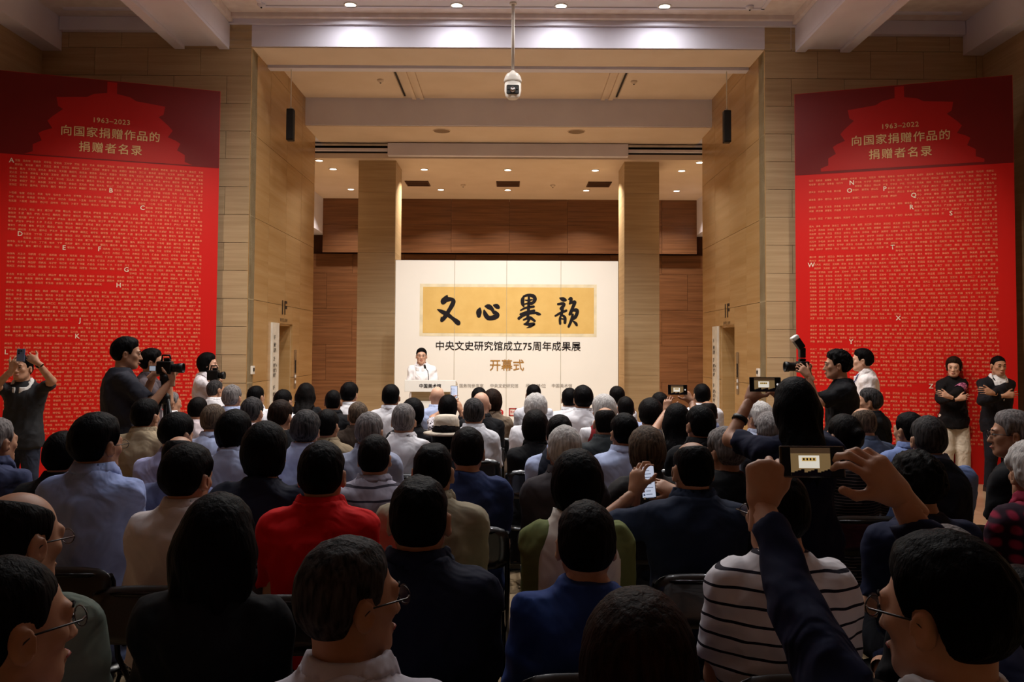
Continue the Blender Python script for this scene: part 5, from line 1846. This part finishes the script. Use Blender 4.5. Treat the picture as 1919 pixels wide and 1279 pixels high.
def phone(c, x, y, label, picture, w=0.076, l=0.158, body_mat=None):
    """slab in local x (width) / y (length), screen towards +z"""
    t = empty('smartphone')
    tag(t, label, 'phone', 'smartphones')
    frame(t, c, x, y)
    MB().box(-w / 2, w / 2, -l / 2, l / 2, -.004, .004).build('phone_body', body_mat or phonem, t, bevel=.0035)
    sw, sl = w / 2 - .004, l / 2 - .005

    def rect(name, x0, x1, y0, y1, m, z):
        return MB().poly([(x0, y0, z), (x1, y0, z), (x1, y1, z), (x0, y1, z)]).build(name, m, t)
    if picture == 'list':
        rect('screen', -sw, sw, -sl, sl, scr('screen_pale', (214, 226, 250), 0.8), .0046)
        for k in range(9):
            yy = sl - .022 - k * .0145
            rect('list_icon', -sw + .004, -sw + .012, yy - .004, yy + .004, scr('icon_%d' % (k % 3), ((150, 120, 130), (90, 100, 140), (170, 150, 120))[k % 3], .35), .0050)
            rect('list_line', -sw + .016, -sw + .016 + .022 + .012 * ((k * 7) % 3) / 2, yy, yy + .003, scr('screen_text', (130, 138, 160), .35), .0050)
    elif picture == 'dim':
        rect('screen', -sw, sw, -sl, sl, scr('screen_dim_blue', (90, 110, 150), .06), .0046)
    elif picture == 'stage':     # landscape picture of the stage: long side along y
        def pic(name, u0, u1, y0, y1, m, z):      # up in the picture is -x
            return rect(name, -u1, -u0, y0, y1, m, z)
        a0, a1 = -sl + .018, sl - .028
        pic('screen', -sw, sw, -sl, sl, scr('screen_dark', (10, 10, 12), .2), .0046)
        pic('picture', -sw, sw, a0, a1, scr('screen_hall', (150, 124, 84), .6), .0049)
        la = a1 - a0
        pic('picture_ceiling', sw - .012, sw, a0, a1, scr('screen_ceiling', (120, 96, 72), .25), .0051)
        pic('picture_board', -sw * .45, sw * .45, a0 + la * .2, a0 + la * .72, scr('screen_board', (232, 228, 214), 1.0), .0052)
        pic('picture_banner', sw * .05, sw * .30, a0 + la * .28, a0 + la * .64, scr('screen_gold', (220, 184, 108), .8), .0053)
        for k in range(4):
            pic('picture_character', sw * .10, sw * .26, a0 + la * (.31 + .085 * k), a0 + la * (.35 + .085 * k), scr('screen_ink', (30, 24, 24), .1), .0054)
        for k in range(12):
            yy = a0 + la * (k + .5) / 12
            hh = sw * (.25 + .3 * ((k * 5) % 4) / 4)
            pic('picture_crowd', -sw, -sw + hh, yy - la * .042, yy + la * .042, scr('screen_crowd', (22, 20, 34), .1), .00535)
        MB().lathe([(.0005, 0), (.0055, 0), (.0055, .0004), (.0005, .0004)], 16, o=(0, sl - .014, .0049)).build('shutter_button', scr('screen_white', (240, 240, 240), .9), t)
    elif picture == 'back':
        for k in range(3):
            MB().lathe([(.0005, -.0065), (.008, -.0065), (.009, -.004), (.0005, -.004)], 14, o=(.018 - .022 * (k == 1), l / 2 - .02 - .022 * (k == 2), 0)).build('camera_lens', black, t, smooth=True)
    return t


# near phone and the raised phones
phone(at(1522, 866, 1.86), (0, -.12, -1), (1, 0, .0), 'large phone in the foreground showing the stage on screen', 'stage', .068, .142)
phone(at(1214, 903, 3.74), (1, .1, .06), (-.05, .1, 1), 'bright phone with a white chat list screen', 'list', .066, .145)
phone(at(1270, 731, 6.69), (0, -.1, -1), (1, 0, -.02), 'raised phone before the right brown wall', 'stage', .078, .152)
phone(at(1434, 721, 4.33), (0, -.1, -1), (1, 0, -.02), 'raised phone beside the right lift doorway signs', 'stage', .074, .160)
phone(at(851, 735, 9.02), (1, 0, 0), (0, .1, 1), 'small upright phone raised beside the lectern', 'list', .074, .130)
phone(at(39, 666, 8.09), (-1, 0, 0), (0, .1, 1), 'grey-blue phone held at face height by the left panel', 'back', .078, .12, phoneb)
phone(at(1646, 884, 4.98), (1, .35, -.15), (-.35, .75, .6), 'dim phone held low beside the striped blouse', 'dim')


def tripod(x, y, ztop, label, spread=.42):
    t = empty('tripod', (x, y, 0))
    tag(t, label, 'tripod', 'tripods')
    MB().tube([(0, 0, ztop - .55), (0, 0, ztop)], .014, 10).build('centre_column', dark, t, smooth=True)
    MB().lathe([(.03, ztop - .12), (.035, ztop - .06), (.045, ztop - .05), (.045, ztop), (.001, ztop)], 14).build('head', black, t, smooth=True)
    MB().lathe([(.02, ztop - .24), (.04, ztop - .22), (.04, ztop - .17), (.02, ztop - .15)], 12).build('shoulder', black, t, smooth=True)
    for k in range(3):
        a = math.radians(90 + 120 * k)
        f = Vector((math.cos(a), math.sin(a), 0))
        p0, p1 = f * .03 + Vector((0, 0, ztop - .2)), f * spread + Vector((0, 0, .02))
        lg = MB().tube([p0, p0 + (p1 - p0) * .5], .015, 8).tube([p0 + (p1 - p0) * .48, p1], .011, 8).build('leg', dark, t, smooth=True)
        MB().tube([p1, p1 - Vector((0, 0, .019))], .016, 8).build('foot', black, lg)
        MB().tube([p0 + (p1 - p0) * .47, p0 + (p1 - p0) * .50], .019, 8).build('clamp', black, lg)
    return t


RX = Matrix.Rotation(math.radians(90), 3, 'Y')       # lathe axis -> +x


def video_camera(c, s, label, lens=1.0):
    """camera pointing to +x"""
    t = empty('video_camera', c)
    t.scale = (s, s, s)
    tag(t, label, 'camera', 'video cameras')
    MB().box(-.09, .07, -.055, .055, -.07, .075).build('camera_body', black, t, bevel=.014)
    MB().box(-.02, .05, -.03, .03, .075, .11).build('viewfinder_hump', black, t, bevel=.01)
    l = MB().lathe([(.042, .07), (.046, .10), (.046, .17 * lens), (.052, .18 * lens), (.056, .26 * lens), (.050, .262 * lens), (.046, .22 * lens), (.001, .21 * lens)], 20, R=RX).build('lens', black, t, smooth=True)
    MB().lathe([(.0475, .12), (.0485, .125), (.0485, .14), (.0475, .145)], 20, R=RX).build('focus_ring', dark, l, smooth=True)
    MB().tube([(-.05, 0, .075), (-.04, 0, .14), (.04, 0, .14), (.05, 0, .10)], .011, 8).build('handle', black, t, smooth=True)
    return t


vc = at(311, 690, 6.82)
v = video_camera((vc.x, vc.y, vc.z), .72, 'black video camera with a fold-out lit screen on the left tripod', .75)
sp = MB().box(-.16, -.085, -.062, -.054, -.035, .025).build('flip_screen', black, v)
MB().poly([(-.156, -.0625, -.030), (-.089, -.0625, -.030), (-.089, -.0625, .020), (-.156, -.0625, .020)]).build('screen_image', scr('screen_lcd', (190, 205, 225), .5), sp)
tripod(vc.x, vc.y + .0, vc.z - .05, 'black tripod under the left video camera')
vc = at(401, 704, 9.95)
video_camera((vc.x, vc.y, vc.z), .8, 'small dark camera on a tripod before the white top', .6)
tripod(vc.x, vc.y, vc.z - .055, 'slim black tripod beside the left red panel edge')

# still camera with flash (pointing to -x)
c = at(1503, 688, 7.58)
t = empty('flash_camera', (c.x, c.y, c.z), math.pi)
tag(t, 'black still camera with a tilted white-tipped flash', 'camera')
MB().box(-.045, .035, -.075, .075, -.05, .05).build('camera_body', black, t, bevel=.012)
MB().box(-.03, .03, -.03, .03, .05, .075).build('prism_hump', black, t, bevel=.01)
MB().lathe([(.036, .035), (.039, .06), (.039, .11), (.045, .12), (.046, .155), (.04, .156), (.037, .13), (.001, .12)], 20, R=RX).build('lens', black, t, smooth=True)
fl_ = MB().box(-.025, .025, -.035, .035, .08, .17).build('flash_unit', black, t, bevel=.008)
Rf = Matrix.Rotation(math.radians(35), 3, 'Y')
MB().box(-.03, .03, -.038, .038, 0, .10, R=Rf, o=(0, 0, .165)).build('flash_head', black, fl_, bevel=.008)
MB().box(-.032, .032, -.040, .040, .09, .13, R=Rf, o=(0, 0, .165)).build('diffuser_cap', whitep, fl_, bevel=.01)
MB().tube([(-.03, -.07, .03), (-.06, -.10, -.10), (-.08, -.06, -.20), (-.06, .02, -.12), (-.03, .07, .03)], .006, 6).build('strap', dark, t, smooth=True)


# worn items: lanyard, armband, wristwatches
def worn(name, mb, m, p, smooth=True):
    """mesh given in the wearer's own frame"""
    return mb.build(name, m, p['body'], smooth=smooth)


blue = mat('lanyard_blue', (50, 60, 130), 0.6, 0.2, kind='noise')
h = p_white['hc']
worn('lanyard', MB().tube([(-.062, h[1] - .02, h[2] - .115), (-.085, h[1] + .045, h[2] - .16), (-.065, h[1] + .09, h[2] - .26), (0, h[1] + .105, h[2] - .44), (.065, h[1] + .09, h[2] - .26), (.085, h[1] + .045, h[2] - .16), (.062, h[1] - .02, h[2] - .115)], .005, 6), blue, p_white)
worn('badge', MB().box(-.035, .035, h[1] + .108, h[1] + .112, h[2] - .54, h[2] - .44), whitep, p_white, False)
E = p_wom['AR'][-1][0]
S_ = p_wom['S'][-1]
d = (Vector(E) - Vector(S_)).normalized()
c0 = Vector(S_) + (Vector(E) - Vector(S_)) * .55
pink = mat('armband_pink', (206, 130, 160), 0.7, 0.2, kind='print', rgb2=(110, 40, 80), scale=.7)
worn('armband', MB().tube([c0 - d * .06, c0 + d * .06], .068, 16, cap=False), pink, p_wom)
for p, q in ((p_lady, -1), (p_left, -1)):
    E, wl = (Vector(v) for v in p['AR'][q])
    d = (wl - E).normalized()
    a = E + (wl - E) * (.52 if p is p_lady else .88)
    wt = worn('wristwatch', MB().tube([a - d * .012, a + d * .012], .040 if p is p_lady else .034, 14), black, p)
